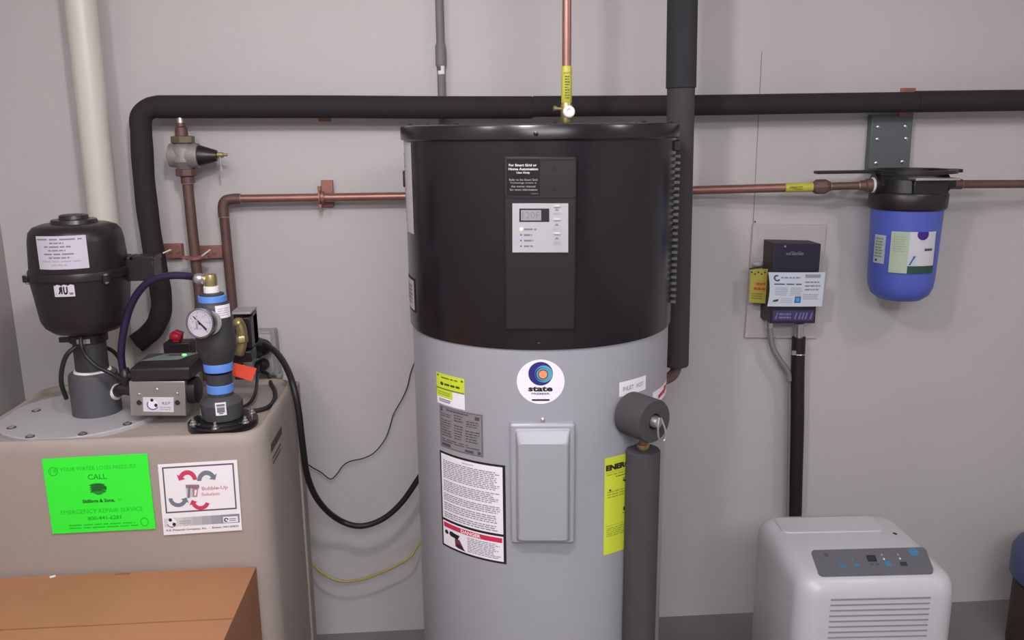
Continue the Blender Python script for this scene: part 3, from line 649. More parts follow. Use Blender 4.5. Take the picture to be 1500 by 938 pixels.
mbx = MB(M_blue); mbx.lathe((fx, YF, 0), UP, [(0, fz(440)), (14*fu, fz(439.5)), (30*fu, fz(436.5)), (40*fu, fz(429)), (44.5*fu, fz(418)), (46*fu, fz(406)), (48.5*fu, fz(316)), (48.8*fu, fz(303))], 64); mbx.build('sump', flt, label='blue ribbed plastic sump')
GRN = ink((175, 190, 170)); 
D = cyllabel(fx, YF, 48.3*fu, 1280.5, 1296.5, 344, 386, 4); D.rect(0, 0, 1, 1, ink((180, 186, 196)), 0); D.lines(.15, .08, .85, .8, 7, ink((120, 150, 90)), 1, .5, 3, .2, .3); D.rect(.2, .86, .38, .93, K, 1); D.build('sump_label', flt, label='narrow pale label at left of the sump')
D = cyllabel(fx, YF, 48.3*fu, 1303.5, 1368, 340, 401, 10)
D.rect(0, 0, 1, 1, ink((205, 205, 210)), 0); D.rect(0, 0, .38, 1, GRN, 1); D.circle(.66, .06, .13, .14, ink((60, 35, 130)), 1, 20); D.rect(.50, -.1, .85, -.0, M_blue, 2)
D.rect(.38, .82, 1, 1, ink((38, 78, 62)), 1); D.rect(.38, .55, .56, .82, ink((195, 200, 215)), 1); D.poly([(.40, .80), (.44, .80), (.52, .60), (.49, .60)], ink((70, 90, 150)), 2); D.poly([(.48, .58), (.54, .58), (.47, .72)], ink((70, 90, 150)), 2)
D.rect(.72, .40, .92, .46, DK, 1); D.lines(.05, .1, .33, .5, 7, ink((150, 170, 145)), 2, .4, 9, .3, .25); D.build('sump_label', flt, label='green and white label with a purple spot')
pl = thing('filter_bracket', 'grey steel plate with bright screws above the blue filter', 'bracket', P(1305, 210, 2.57))
q = [P(1278, 168, 2.57), P(1272, 251, 2.57), P(1332, 251, 2.57), P(1338, 168, 2.57)]
prism_quad(MB(M_galv), q, Vector((0, -1, 0)), -0.028, 0.0).build('plate', pl, bevel=0.002)
for px, py in ((1286, 186), (1285, 204), (1283, 239), (1326, 185), (1327, 203), (1321.5, 237)):
    MB(M_steel).lathe(P(px, py, 2.571), (0, -1, 0), [(0.006, 0), (0.006, 0.003), (0.003, 0.005), (0, 0.005)], 12).build('screw', pl)
wr = thing('filter_wrench', 'black filter wrench lying flat on the filter cap, handle to the left', 'wrench', (fx, YF-0.01, fz(252)))
wz = fz(250.5); Ro, Ri = 59*fu, 50*fu
mbx = MB(M_bpl); mbx.lathe((fx+2*fu, YF-0.005, wz), UP, [(Ri, -0.005), (Ro, -0.005), (Ro, 0.005), (Ri, 0.005), (Ri, -0.005)], 48, False, False); mbx.build('ring', wr)
hl = P(1198, 249.5, YF-0.02); hr = P(1278, 249.5, YF-0.02)
MB(M_bpl).box(((hl.x+hr.x)/2, YF-0.005, wz), (hr.x-hl.x, 0.03, 0.009)).build('handle', wr, bevel=0.002)
hh = P(1380, 249, YF-0.02)
MB(M_bpl).box((fx+52*fu, YF-0.03, wz+0.001), (22*fu, 0.05, 0.010)).build('grip_tab', wr, bevel=0.002)

# ------------------------------------------------------------------ wall board, control box, card, tag, conduits
bd = prism_quad(MB(M_board), [P(1103.5, 329, YW-0.012), P(1091, 495, YW-0.012), P(1196, 496, YW-0.012), P(1211, 330, YW-0.012)], Vector((0, -1, 0)), -0.012, 0.0).build('mounting_board', label='white painted board on the wall behind the navy control box', cat='board', bevel=0.001)
MB(M_bpl).sphere(P(1106, 325, YW-0.003), 0.003, 8).build('wall_nail', label='tiny nail head above the top left corner of the board', cat='nail')
YX = 2.50
cb = thing('control_box', 'dark navy control box mounted on the white board', 'control box', P(1165, 415, YX))
q = [P(1134, 356, YX), P(1128, 474, YX), P(1194, 474, YX), P(1203, 357.5, YX)]
prism_quad(MB(M_navys), q, Vector((0, -1, 0)), -(YW-0.012-YX), -0.012).build('back_case', cb, bevel=0.002)
prism_quad(MB(M_navy), q, Vector((0, -1, 0)), -0.012, 0.0).build('front_cover', cb, bevel=0.002)
MB(M_steel).lathe(P(1150, 361, YX-0.0005), (0, -1, 0), [(0.003, 0), (0.003, 0.0015), (0, 0.002)], 10).build('screw', cb)
nrm = Vector((0, -1, 0))
def flatq(x0, y0, x1, y1, Y, sk=-0.06, m=None):   # quad on plane Y, verticals leaning as real verticals do
    return quadmap(P(x0, y0, Y), P(x1, y0, Y), P(x1+sk*(y1-y0), y1, Y), P(x0+sk*(y1-y0), y1, Y), nrm)
D = Decal(flatq(1152, 367, 1178, 376, YX-0.001), 1); LT = ink((105, 102, 120))
D.lines(0, .35, 1, .8, 1, LT, 0, .8, 5, 0, .2); D.arc(.35, .6, .18, .45, .3, 10, 200, LT, 0, 8); D.arc(.75, .5, .14, .35, .3, -30, 200, LT, 0, 8); D.build('cover_print', cb)
D = Decal(flatq(1132.5, 455, 1192, 470, YX-0.001), 1); D.rect(0, 0, 1, 1, ink((66, 58, 100)), 0)
LB = ink((125, 118, 160))
D.lines(.15, .2, .45, .85, 2, LB, 1, .6, 8, .1, .2)
for x_ in (.05, .52, .62, .70, .78, .90): D.poly([(x_, .85), (x_+.04, .85), (x_+.08, .2), (x_+.05, .2)], LB, 1)
D.build('lower_label', cb, label='pale violet strip label with small print')
YK_ = YX-0.006
tl, tr, br, bl = P(1125.5, 399, YK_-0.004), P(1209, 399, YK_-0.014), P(1204, 449, YK_-0.010), P(1124, 449, YK_-0.004)
mbx = MB(ink((205, 212, 222))); cols = 9; A_ = []; B_ = []
def cardpt(u, v, h=0.0):
    p = (tl*(1-u)+tr*u)*(1-v)+(bl*(1-u)+br*u)*v; bow = math.sin(PI*v)*0.006*(1-u)
    return p+Vector((bow, -0.004*math.sin(PI*u)-h, 0))
rows = [[cardpt(i/8, j/6) for i in range(9)] for j in range(7)]; back = [[p+Vector((0, 0.0006, 0)) for p in r] for r in rows]
allv = [p for r in rows for p in r]+[p for r in back for p in r]; ff = []
for j in range(6):
    for i in range(8):
        a_ = j*9+i; ff.append((a_, a_+9, a_+10, a_+1)); ff.append((63+a_, 63+a_+1, 63+a_+10, 63+a_+9))
card = MB(ink((208, 214, 224))); card.add(allv, ff)
cw = thing('service_card', 'white service card with blue print stuck across the navy control box', 'card', tl)
card.build('sheet', cw)
D = Decal(lambda u, v, h: cardpt(u, v, h), 6); BL = ink((48, 70, 130)); B2 = ink((130, 145, 185))
D.arc(.14, .17, .06, .095, .45, 60, 330, BL, 0, 12); D.lines(.21, .12, .56, .19, 1, B2, 0, .6, 4, 0, .2); D.lines(.08, .32, .60, .37, 1, ink((70, 80, 120)), 0, .7, 6, 0, .25)
D.lines(.1, .43, .33, .68, 5, ink((165, 172, 195)), 0, .5, 7); D.lines(.38, .43, .6, .68, 5, ink((165, 172, 195)), 0, .5, 17); D.rect(.47, .70, .585, .89, ink((50, 110, 165)), 0); D.rect(.495, .74, .56, .85, ink((100, 160, 200)), 1)
D.poly([(.07, .87), (.17, .85), (.18, .78), (.09, .81)], ink((60, 62, 80)), 0); D.lines(.22, .74, .44, .9, 3, ink((175, 185, 210)), 0, .5, 8)
D.rect(.64, .06, .92, .16, ink((150, 155, 170)), 0)
for i in range(3): D.lines(.64, .25+i*.11, .93, .32+i*.11, 1, ink((115, 120, 145)), 0, .5, i, .1, .2)
D.lines(.62, .62, .93, .8, 3, ink((170, 175, 190)), 0, .6, 3); D.build('card_print', cw)
YT = 2.535
tg = thing('warning_tag', 'yellow paper tag with red print hanging left of the control box', 'tag', P(1111, 393, YT))
prism_quad(MB(mat('yellow_paper', (0.42, 0.37, 0.06), 0.6, var=0.08)), [P(1099.5, 394, YT), P(1097, 443, YT), P(1121, 445, YT), P(1125, 394, YT)], nrm, -0.0008, 0).build('tag_sheet', tg)
D = Decal(quadmap(P(1099.5, 394, YT), P(1125, 394, YT), P(1121, 445, YT), P(1097, 443, YT), nrm), 1); RR_ = ink((190, 70, 40))
for i in range(5): D.circle(.08+i*.19, .10+.05*(i % 2), .05, .03, YK, 0, 8)
D.lines(.35, .38, .95, .50, 1, RR_, 0, .6, 4, 0, .2); D.lines(.25, .52, .95, .64, 1, RR_, 0, .6, 5, 0, .2); D.lines(.15, .7, .85, .9, 3, YD, 0, .4, 3); D.build('tag_print', tg)
mbx = MB(M_rub); mbx.tube(catmull([P(1098, 394, YT-0.002), P(1112, 391.5, YT-0.004), P(1126, 390, YT-0.006)], 5), 0.0022, 8); mbx.build('tag_string', tg)
MB(M_elec).sphere(P(1110, 387, YT+0.02), 0.014, 14, (1.3, 0.8, 0.7)).build('cable_clip', label='grey plastic lump above the yellow tag', cat='clip')
fx_ = thing('flexible_conduit', 'grey flexible conduit curving from the control box into the black drop pipe', 'conduit', P(1130, 478, 2.53))
mbx = MB(M_flex); fp = catmull(pp([(1127, 470), (1128.5, 492), (1133, 512), (1144, 530), (1154, 545), (1156, 560), (1156, 600), (1155, 680), (1154, 760)], 2.545), 10)
mbx.tube(fp, [0.0088+0.0006*(i % 2) if i < 50 else 0.005 for i in range(len(fp))], 14); mbx.build('conduit_tube', fx_)
MB(M_steel).cyl(P(1127, 468, 2.545), P(1127.5, 480, 2.545), 0.012, n=16).build('connector', fx_)
bp_ = thing('black_conduit', 'black drop pipe from the control box down behind the white appliance', 'conduit', P(1166, 750, 2.54))
dl = [(1170, 494), (1168.5, 540), (1168, 620), (1166, 700), (1164.5, 760), (1160, 860)]
MB(M_rub).tube(catmull(pp(dl, 2.545), 6), S(9.6, P(1168, 600, 2.545)), 20).build('sleeve', bp_)
mbx = MB(M_steel); mbx.cyl(P(1171, 474, 2.545), P(1170, 497, 2.545), S(6.5, P(1171, 480, 2.545)), n=18); mbx.build('connector', bp_, label='bright metal connector')
mbx = MB(M_steel); mbx.ring(P(1169.5, 518, 2.545), (0, 0, 1), S(9.8, P(1168, 600, 2.545)), 0.002, 24, 6); mbx.box(P(1163, 517, 2.522), (0.012, 0.006, 0.014)); mbx.build('clamp', bp_)
# grey conduit above
gc = thing('grey_conduit', 'thin grey conduit dropping behind the long black pipe', 'conduit', P(644, 140, 2.57))
Yg = 2.575; g0 = P(645, 60, Yg); gu = S(1, g0)
MB(M_conduit).cyl((g0.x, Yg, 1.2), (g0.x, Yg, ZC-0.005), 6*gu, n=18).build('tube', gc)
MB(M_conduit).lathe((g0.x, Yg, 0), UP, [(6*gu, zat(g0.x, Yg, 97)), (8*gu, zat(g0.x, Yg, 96)), (8*gu, zat(g0.x, Yg, 68)), (6*gu, zat(g0.x, Yg, 62))], 18).build('coupling', gc)
D = Decal(cylmap(g0.x, Yg, 6.2*gu, -1.0, 0.9, zat(g0.x, Yg, 94), zat(g0.x, Yg, 109)), 5); D.rect(.1, 0, 1, 1, WH, 0); D.rect(0, .2, .5, .65, ink((90, 88, 92)), 1); D.build('label', gc, label='small white label')
# leaning PVC pipe
pv = thing('white_drain_pipe', 'wide white plastic pipe rising at the left corner of the wall', 'pipe', P(180, 600, 2.5))
Yv = 2.49; rv = S(21.5, P(130, 150, Yv))
a0, b0_ = P(119.5, 20, Yv), P(150, 300, Yv); dv = (b0_-a0)
MB(M_pvc).cyl(a0+dv*((ZC-0.012-a0.z)/dv.z), a0+dv*((0.006-a0.z)/dv.z), rv, n=36).build('pipe', pv)

# ================================================================== aerator tank
ZT = P(200, 643, 1.88).z; Yf = 1.88
ZT0 = ZT-0.013
XLt = PZ(45, 578, ZT).x; XRt = PZ(411, 593, ZT).x; Ybk = PZ(440, 552, ZT).y
tank = thing('aeration_tank', 'large beige plastic water treatment tank with recessed top', 'tank', ((XLt+XRt)/2, (Yf+Ybk)/2, 0))
cxT, cyT = (XLt+XRt)/2, (Yf+Ybk)/2; hxT, hyT = (XRt-XLt)/2, (Ybk-Yf)/2
def tring(inset, z, r): return [Vector((x, y, z)) for x, y in rrect(cxT, cyT, hxT-inset, hyT-inset, r, 8)]
mbx = MB(M_tank)
mbx.rings([tring(0.0, 0.0, 0.07), tring(0.0, ZT-0.03, 0.07), tring(0.003, ZT-0.012, 0.067), tring(0.008, ZT-0.003, 0.062), tring(0.012, ZT, 0.058),
           tring(0.018, ZT, 0.052), tring(0.021, ZT-0.003, 0.049), tring(0.024, ZT0, 0.046)])
mbx.build('tank_body', tank, ang=50)
# rear flange rib on the right flank
mbx = MB(M_tank); mbx.box((XRt-0.002, Ybk-0.035, ZT/2-0.005), (0.016, 0.06, ZT-0.012)); mbx.build('side_rib', tank, bevel=0.005, seg=3)
D = Decal(lambda u, v, h: Vector((XRt+h, Yf+0.075+0.14*u, ZT-0.045-0.07*v)), 1); DM = ink((75, 64, 62))
D.lines(0, .05, .95, .5, 1, DM, 0, .7, 8, .05, .06); D.lines(.05, .6, .8, .95, 2, DM, 0, .5, 4); D.build('side_print', tank)
bpt = PZ(437, 557, ZT); MB(M_steel).lathe((bpt.x-0.012, bpt.y-0.03, ZT-0.001), UP, [(0.007, 0), (0.007, 0.004), (0.004, 0.006)], 6).build('corner_bolt', tank)
# round lid
lc_ = PZ(122, 611, ZT0); rl = S(112, lc_); lc_.y = max(lc_.y, Yf+0.027+rl)
lid = MB(M_lid); lid.lathe((lc_.x, lc_.y+0.0, ZT0), UP, [(rl, -0.001), (rl, 0.008), (rl-0.002, 0.010), (0, 0.010)], 72); lid.build('inspection_lid', tank, label='grey round lid plate')
for px, py in ((53, 602), (17, 627), (199, 625), (121, 640), (44, 640)):
    p_ = PZ(px, py, ZT0+0.010); d_ = Vector((p_.x-lc_.x, p_.y-lc_.y, 0)); 
    if d_.length > rl-0.012: d_ = d_.normalized()*(rl-0.014)
    p_ = Vector((lc_.x, lc_.y, ZT0+0.0095))+d_
    mb = MB(M_dpvc); mb.lathe(p_, UP, [(0.0105, 0), (0.0105, 0.0015)], 18); mb.m(M_steel).lathe(p_, UP, [(0.007, 0.001), (0.007, 0.004), (0.004, 0.006), (0, 0.006)], 12); mb.build('lid_screw', tank)
# green sign and white print sheet on the tank front
def sheet(name, corners, Y, m_, label, cat):
    t_ = thing(name, label, cat, P(*corners[3], Y)); q_ = [P(*c_, Y) for c_ in (corners[0], corners[3], corners[2], corners[1])]
    prism_quad(MB(m_), q_, nrm, -0.0012, 0).build('sheet', t_)
    return t_, Decal(quadmap(*[P(*c_, Y) for c_ in corners], nrm), 1)
GREEN = mat('fluorescent_green_paper', (0.035, 0.95, 0.04), 0.6, var=0.02, scale=4)
t_, D = sheet('service_notice', ((61, 673), (215.5, 665), (228, 775), (77, 782.5)), Yf-0.004, GREEN, 'fluorescent green notice sheet taped on the beige tank front', 'notice')
G2 = ink((22, 205, 45)); G3 = ink((14, 92, 30)); GE = ink((110, 255, 120))
D.text('IF YOUR WATER LOSES PRESSURE', .11, .125, .88, .175, G2, 0); D.arc(.09, .17, .045, .06, .2, 0, 360, G2, 0, 20); D.text('15', .065, .145, .115, .19, G2, 0)
D.text('CALL', .41, .23, .59, .30, ink((18, 170, 40)), 0, .01)
D.circle(.50, .43, .075, .075, G2, 0, 24); D.poly([(.43, .37), (.52, .355), (.575, .40), (.575, .44), (.43, .45)], G3, 1)
for i in range(4): D.arc(.49, .48-.03*i, .085, .04, .35, 20, 160, ink((30, 120, 40)), 2, 8)
D.poly([(.44, .46), (.56, .45), (.52, .50), (.48, .505)], ink((20, 150, 45)), 2)
D.text('Skillings & Sons,', .33, .56, .64, .62, G3, 1, .03); D.text('Inc.', .67, .565, .71, .595, G2, 1)
D.text('EMERGENCY REPAIR SERVICE', .11, .69, .90, .745, G2, 1, .0); D.text('800-441-6281', .36, .79, .68, .84, ink((20, 180, 40)), 1, .01)
D.lines(.17, .88, .86, .955, 2, G2, 1, .4, 6, .1, .12); D.arc(.90, .90, .04, .06, .2, 0, 360, G2, 0, 20)
D.build('notice_print', t_)
t_, D = sheet('maker_sheet', ((231, 681), (347, 674), (354.5, 777), (240, 784.5)), Yf-0.004, mat('white_paper', (0.88, 0.86, 0.90), 0.55, var=0.02), 'white printed sheet with red and grey arrows on the beige tank front', 'notice')
BB = ink((92, 84, 102)); PR = ink((205, 62, 98)); SL = ink((112, 124, 142)); PK = ink((205, 140, 150))
D.frame(.05, .04, .955, .69, .018, .02, BB, 0)
D.arc(.36, .24, .12, .14, .45, 0, 150, PR, 1, 12, head=.45); D.arc(.60, .26, .12, .14, .45, 180, 30, SL, 1, 12, head=.45)
D.arc(.22, .48, .12, .13, .42, 180, 330, SL, 1, 12, head=.45); D.arc(.50, .54, .12, .13, .42, 340, 200, PR, 1, 12, head=.45)
D.rect(.33, .32, .47, .48, ink((200, 196, 204)), 1)
D.poly([(.33, .30), (.50, .31), (.50, .36), (.33, .35)], ink((150, 120, 130)), 2); D.poly([(.36, .33), (.39, .33), (.37, .49), (.34, .49)], GY, 2); D.poly([(.41, .34), (.49, .35), (.46, .48), (.41, .48)], ink((170, 130, 140)), 2); D.poly([(.44, .38), (.47, .38), (.45, .46), (.43, .46)], WH, 3)
D.text('Bubble-Up', .53, .345, .86, .41, PK, 1, .02); D.text('Solution', .52, .43, .75, .475, PK, 1, .02)
for i in range(8): D.rect(.02+i*.12, .76, .02+(i+1)*.12, .885, ink(tuple(int(212-(212-c_)*max(0, i-1)/6) for c_ in (125, 132, 150))), 0)
D.circle(.115, .825, .06, .065, WH, 1, 20); D.circle(.10, .785, .022, .024, K, 2, 12); D.circle(.145, .85, .022, .024, K, 2, 12); D.arc(.115, .83, .06, .065, .2, 190, 330, ink((120, 115, 150)), 2, 10)
D.lines(.21, .80, .38, .86, 2, ink((170, 165, 175)), 1, .5, 3); D.rect(.77, .79, .96, .875, WH, 1); D.arc(.81, .835, .03, .03, .5, 0, 300, K, 2, 10); D.lines(.85, .81, .94, .86, 2, GY, 2, .5, 4)
D.text('R.E. Prescott Company, Inc.  -  Exeter, NH 03833', .04, .92, .96, .955, BB, 1, .02)
D.build('sheet_print', t_)

# ------------------------------------------------------------------ blower
Yl = 2.10; bx_ = P(118, 400, Yl).x
bl_ = thing('air_blower', 'black drum shaped air blower standing on the grey tank lid', 'blower', (bx_, Yl, ZT0+0.010))
bz = lambda py: zat(bx_, Yl, py); bu = S(1, (bx_, Yl, bz(400)))
vl = lambda m_, lst, nm, **k: MB(m_).lathe((bx_, Yl, 0), UP, [(r*bu, bz(py)) for py, r in lst], k.pop('n', 48)).build(nm, bl_, **k)
vl(M_blower, [(407, 66), (403, 67), (350, 63.5), (338, 61), (331, 55), (327, 44), (325, 0)], 'upper_housing')
vl(M_blower, [(487, 0), (486, 30), (482, 45), (474, 55), (464, 60), (440, 63), (412, 66.5), (405, 67)], 'lower_housing')
vl(M_blower, [(404, 66), (403, 69), (396, 69), (392, 68), (390, 64)], 'band')
vl(M_blower, [(328, 32), (321, 30), (320, 20), (315, 19), (314, 16), (313, 0)], 'top_cap')
for t_, m_ in ((-60, 0), (50, 1), (165, 0)):
    t = math.radians(t_); d = Vector((math.sin(t), -math.cos(t), 0)); c0 = Vector((bx_, Yl, bz(401)))+d*(69*bu)
    mb = MB(M_blower); mb.cyl(c0-Vector((0, 0, 5*bu)), c0+Vector((0, 0, 4.5*bu)), 6*bu, n=16); mb.build('lug', bl_, bevel=0.001)
    mb = MB(M_steel); mb.lathe(c0+Vector((0, 0, 4.5*bu)), UP, [(3.8*bu, -0.001), (3.8*bu, 0.002), (0, 0.004)], 12); mb.lathe(c0-Vector((0, 0, 5*bu)), (0, 0, -1), [(3.8*bu, -0.001), (3.6*bu, 0.003), (2*bu, 0.006)], 6); mb.build('bolt', bl_)
D = cyllabel(bx_, Yl, 65.6*bu, 55.5, 128.5, 346, 395, 10)
D.rect(0, 0, 1, 1, ink((196, 192, 204), 0.35), 0); DP = ink((128, 123, 135))
for i, (a_, b_) in enumerate(((.03, .92), (.3, .58), (.18, .70), (.26, .60), (.16, .78), (.25, .66), (.1, .9), (.3, .6))): D.lines(a_, .07+i*.11, b_, .13+i*.11, 1, DP if i < 6 else LG, 1, .75, i+60, 0, .22)
D.build('rating_label', bl_, label='silver label with small print')
D = cyllabel(bx_, Yl, 66.6*bu, 79.5, 109.5, 417, 435, 6)
D.rect(0, 0, 1, 1, ink((205, 200, 212)), 0)
D.text('R', .42, .18, .2, .78, K, 1, .06); D.text('U', .46, .18, .68, .84, K, 1, .06); D.text('c', .06, .68, .12, .84, K, 1); D.text('us', .74, .66, .92, .84, K, 1, .03); D.build('approval_label', bl_, label='small white approval mark label')
mb = MB(M_blower); q0 = P(231, 391, Yl+0.03); q1 = P(178, 391, Yl+0.03); zz0, zz1 = P(200, 374, Yl+0.03).z, P(200, 409, Yl+0.03).z
mb.box(((q0.x+q1.x)/2, Yl+0.03, (zz0+zz1)/2-0.004), (q0.x-q1.x, 0.06, zz0-zz1-0.008)); 
for x_ in (178, 190.5, 199.5): 
    w_ = {178: 9, 190.5: 5.5, 199.5: 31}[x_]; a_ = P(x_, 376, Yl+0.03); mb.box((a_.x+w_*bu/2, Yl+0.03, (zz0+zz0-0.012)/2), (w_*bu, 0.06, 0.012))
mb.build('outlet_box', bl_, bevel=0.002)
vl(M_dpvc, [(545, 23), (500, 23), (499, 25), (488, 25), (484, 22)], 'neck_pipe', n=32)
mb = MB(M_bpl); mb.lathe((bx_, Yl, 0), UP, [(25*bu, bz(499)), (26.5*bu, bz(499)), (26.5*bu, bz(489)), (25*bu, bz(489))], 32); c0 = Vector((bx_-27*bu, Yl-0.02, bz(494))); mb.box(c0, (0.03, 0.012, 0.012)); mb.build('hose_clamp', bl_)
D = Decal(cylmap(bx_, Yl, 26.6*bu, -0.25, 0.45, bz(491.5), bz(498)), 4); D.rect(0, 0, 1, 1, M_steel, 0); D.build('clamp_glint', bl_)  # steel patch painted as the highlight on the black hose clamp
cu_ = S(1, (bx_, Yl, bz(576)))
mb = MB(M_gpvc); mb.lathe((bx_, Yl, 0), UP, [(33.5*cu_, ZT0+0.0101), (33.5*cu_, bz(552)), (32.5*cu_, bz(546)), (29*cu_, bz(543)), (24*cu_, bz(543))], 48); mb.build('coupling', bl_, label='grey plastic coupling')
MB(M_white).lathe((bx_, Yl, 0), UP, [(26*cu_, bz(544)), (25*cu_, bz(541)), (23*cu_, bz(540.5))], 32).build('sealant_ring', bl_)
tt = cylhit(165, 572, bx_, Yl, 33.5*cu_)[0]
tt = math.radians(78); d = Vector((math.sin(tt), -math.cos(tt), 0)); w0 = Vector((bx_, Yl, bz(573)))+d*(31*cu_)
MB(M_white).lathe(w0, d, [(12*cu_, 0), (12*cu_, 0.008), (9*cu_, 0.010)], 24).build('port_bushing', bl_, label='white round bushing')
# ------------------------------------------------------------------ flow controller
Yc2 = 2.00
ct = thing('flow_controller', 'black controller with lit display on a stainless bracket between blower and valve column', 'controller', PZ(230, 612, ZT0))
cf = [P(188.5, 559, Yc2), P(191.5, 609.5, Yc2), P(273, 609.5, Yc2), P(270.5, 559, Yc2)]
prism_quad(MB(M_brush), cf, nrm, -0.075, 0.0).build('bracket', ct, bevel=0.0015, label='brushed stainless bracket box')
for px, py in ((204, 578), (230, 571), (259.5, 577)): MB(M_steel).sphere(P(px, py, Yc2-0.001), 0.0036, 10, (1, 0.5, 1)).build('screw', ct)
for px, py in ((204, 590), (260, 590)): MB(M_dark).cyl(P(px, py, Yc2+0.001), P(px, py, Yc2-0.002), 0.0062, n=16).build('plug', ct)
D = Decal(quadmap(P(209.5, 582, Yc2), P(254.5, 582, Yc2), P(254.5, 604, Yc2), P(210, 603, Yc2), nrm), 1)
D.rect(0, 0, 1, 1, ink((215, 210, 220)), 0); D.circle(.32, .50, .17, .34, ink((235, 232, 240)), 1, 20); D.arc(.32, .5, .2, .38, .2, 150, 330, ink((110, 100, 170)), 2, 12); D.circle(.29, .2, .055, .11, K, 2, 12); D.circle(.42, .55, .055, .12, ink((40, 36, 60)), 2, 12)
D.text('R.E.P', .63, .32, .88, .50, ink((110, 106, 130)), 1, .02); D.lines(.55, .62, .92, .90, 2, LG, 1, .5, 3, .1, .25); D.build('maker_label', ct, label='white label with dark dots and small print')
# housing: wedge with sloped top
zlo = P(230, 557.5, Yc2).z; zhi = P(230, 541, Yc2-0.004).z
fl, fr = P(191, 548, Yc2).x, P(279, 548, Yc2).x
back_y = Yc2+0.125
top_b = zat((fl+fr)/2, back_y, 516)
A_ = [Vector((fl, Yc2-0.004, zlo)), Vector((fr, Yc2-0.004, zlo)), Vector((fr+0.010, back_y, zlo)), Vector((fl+0.010, back_y, zlo))]
B_ = [Vector((fl, Yc2-0.004, zhi)), Vector((fr, Yc2-0.004, zhi)), Vector((fr, back_y, zhi+0.006)), Vector((fl, back_y, zhi+0.006))]
tl_, tr_ = 0.012, 0.012
C_ = [Vector((fl+0.014, Yc2+0.018, zhi+0.013)), Vector((fr-0.010, Yc2+0.018, zhi+0.013)), Vector((fr-0.006, back_y-0.01, top_b+0.0)), Vector((fl+0.018, back_y-0.01, top_b))]
mb = MB(M_bpl); mb.rings([A_, B_, C_]); mb.build('controller_housing', ct, bevel=0.004, seg=3)
tn = (C_[1]-C_[0]).cross(C_[3]-C_[0]).normalized()
qm = quadmap(C_[3], C_[2], C_[1], C_[0], tn)
D = Decal(qm, 1, h0=0.0012); D.poly([(.02, .95), (.80, .92), (.97, .12), (.28, .12)][::1], M_lcdg, 0); D.rect(.40, .22, .72, .42, ink((45, 48, 48), .3), 1); D.lines(.15, .55, .6, .85, 3, ink((120, 128, 124)), 1, .35, 3)
D.build('display_window', ct, label='grey green display window')
MB(M_led).sphere(qm(.76, .38, 0.002), 0.0042, 12, (1.3, 0.9, 0.7)).build('status_light', ct, label='bright green status light')
zp = P(230, 580, Yc2).z; ypipe = Yc2+0.04
cN = thing('black_flow_pipe', 'short black threaded pipe passing through the controller bracket', 'pipe', (P(180, 580, ypipe).x, ypipe, zp))
xa, xb = P(172, 575, ypipe).x, P(192, 575, ypipe).x
mb = MB(M_bpl); mb.tube([w0+d*0.006, Vector((xa+0.01, ypipe+0.01, zp+0.006)), Vector((xb+0.02, ypipe, zp))], 0.015, 18); mb.build('pipe', cN)
vX = P(319, 520, 1.985)
xc, xd = P(272, 580, ypipe).x, P(300, 580, ypipe).x
MB(M_bpl).lathe((xc-0.01, ypipe, zp), (1, 0, 0), [(0.018, 0), (0.031, 0.006), (0.033, 0.012), (0.033, xd-xc-0.005), (0.025, xd-xc+0.0)], 24).build('pipe_union', cN)
# ------------------------------------------------------------------ valve column with gauge
Yv2 = 1.988; vx = P(322, 560, Yv2).x; col = thing('valve_column', 'grey plastic valve column with blue bands and a pressure gauge', 'valve column', (vx, Yv2, ZT0))
vz_ = lambda py: zat(vx, Yv2, py); vu = S(1, (vx, Yv2, vz_(520)))
cl2 = lambda m_, lst, nm, **k: MB(m_).lathe((vx, Yv2, 0), UP, [(r*vu, vz_(py)) for py, r in lst], k.pop('n', 40)).build(nm, col, **k)
rf_ = 50*vu; zf0 = ZT0+0.0002; zf1 = vz_(611)
MB(M_gasket).lathe((vx, Yv2, 0), UP, [(rf_, zf0), (rf_*1.01, zf0+0.004), (rf_*1.0, zf1-0.008), (rf_*0.95, zf1-0.004), (rf_*0.80, zf1-0.004), (rf_*0.75, zf1), (0.02, zf1)], 56).build('flange', col, label='shiny black round flange')
for k in range(6):
    a_ = math.radians(-65+60*k+5); c0 = Vector((vx+rf_*0.86*math.sin(a_), Yv2-rf_*0.86*math.cos(a_), zf1-0.005))
    MB(M_steel).lathe(c0, UP, [(0.009, 0), (0.009, 0.002), (0.006, 0.003), (0.006, 0.008), (0.0035, 0.009), (0.0035, 0.016), (0, 0.017)], 10).build('bolt', col)
cl2(mat('mid_grey_pvc', (0.06, 0.058, 0.066), 0.5), [(614, 24), (610, 29), (588, 30.5), (583, 26), (578, 19)], 'lower_body', n=10)
cl2(M_dpvc, [(590, 18), (546, 18.5)], 'pipe')
cl2(M_blueband, [(574, 18), (573, 19), (562, 19), (561, 18)], 'blue_band')
cl2(M_blueband, [(543, 19), (542, 20.5), (531, 21), (529, 20)], 'blue_band')
cl2(M_dpvc, [(532, 20), (522, 24), (510, 28.5), (496, 28.5), (482, 26), (470, 25), (450, 25.5), (444, 23.5), (440, 19)], 'valve_body')
cl2(M_blueband, [(443, 18.5), (442, 20), (433, 19.5), (432, 18)], 'blue_band')
cl2(M_dpvc, [(433, 17), (430, 17), (428, 12)], 'cap_plug')
cl2(M_white, [(428, 11), (420, 11), (419, 9)], 'thread_tape', n=24)
mb = MB(M_brass); mb.lathe((vx, Yv2, 0), UP, [(8*vu, vz_(420)), (9*vu, vz_(414)), (9*vu, vz_(406)), (8*vu, vz_(402)), (0, vz_(401))], 16)
ce = Vector((vx, Yv2, vz_(410))); mb.cyl(ce, ce+Vector((-15*vu, -0.004, 2*vu)), 6*vu, n=16); mb.build('brass_tee', col)
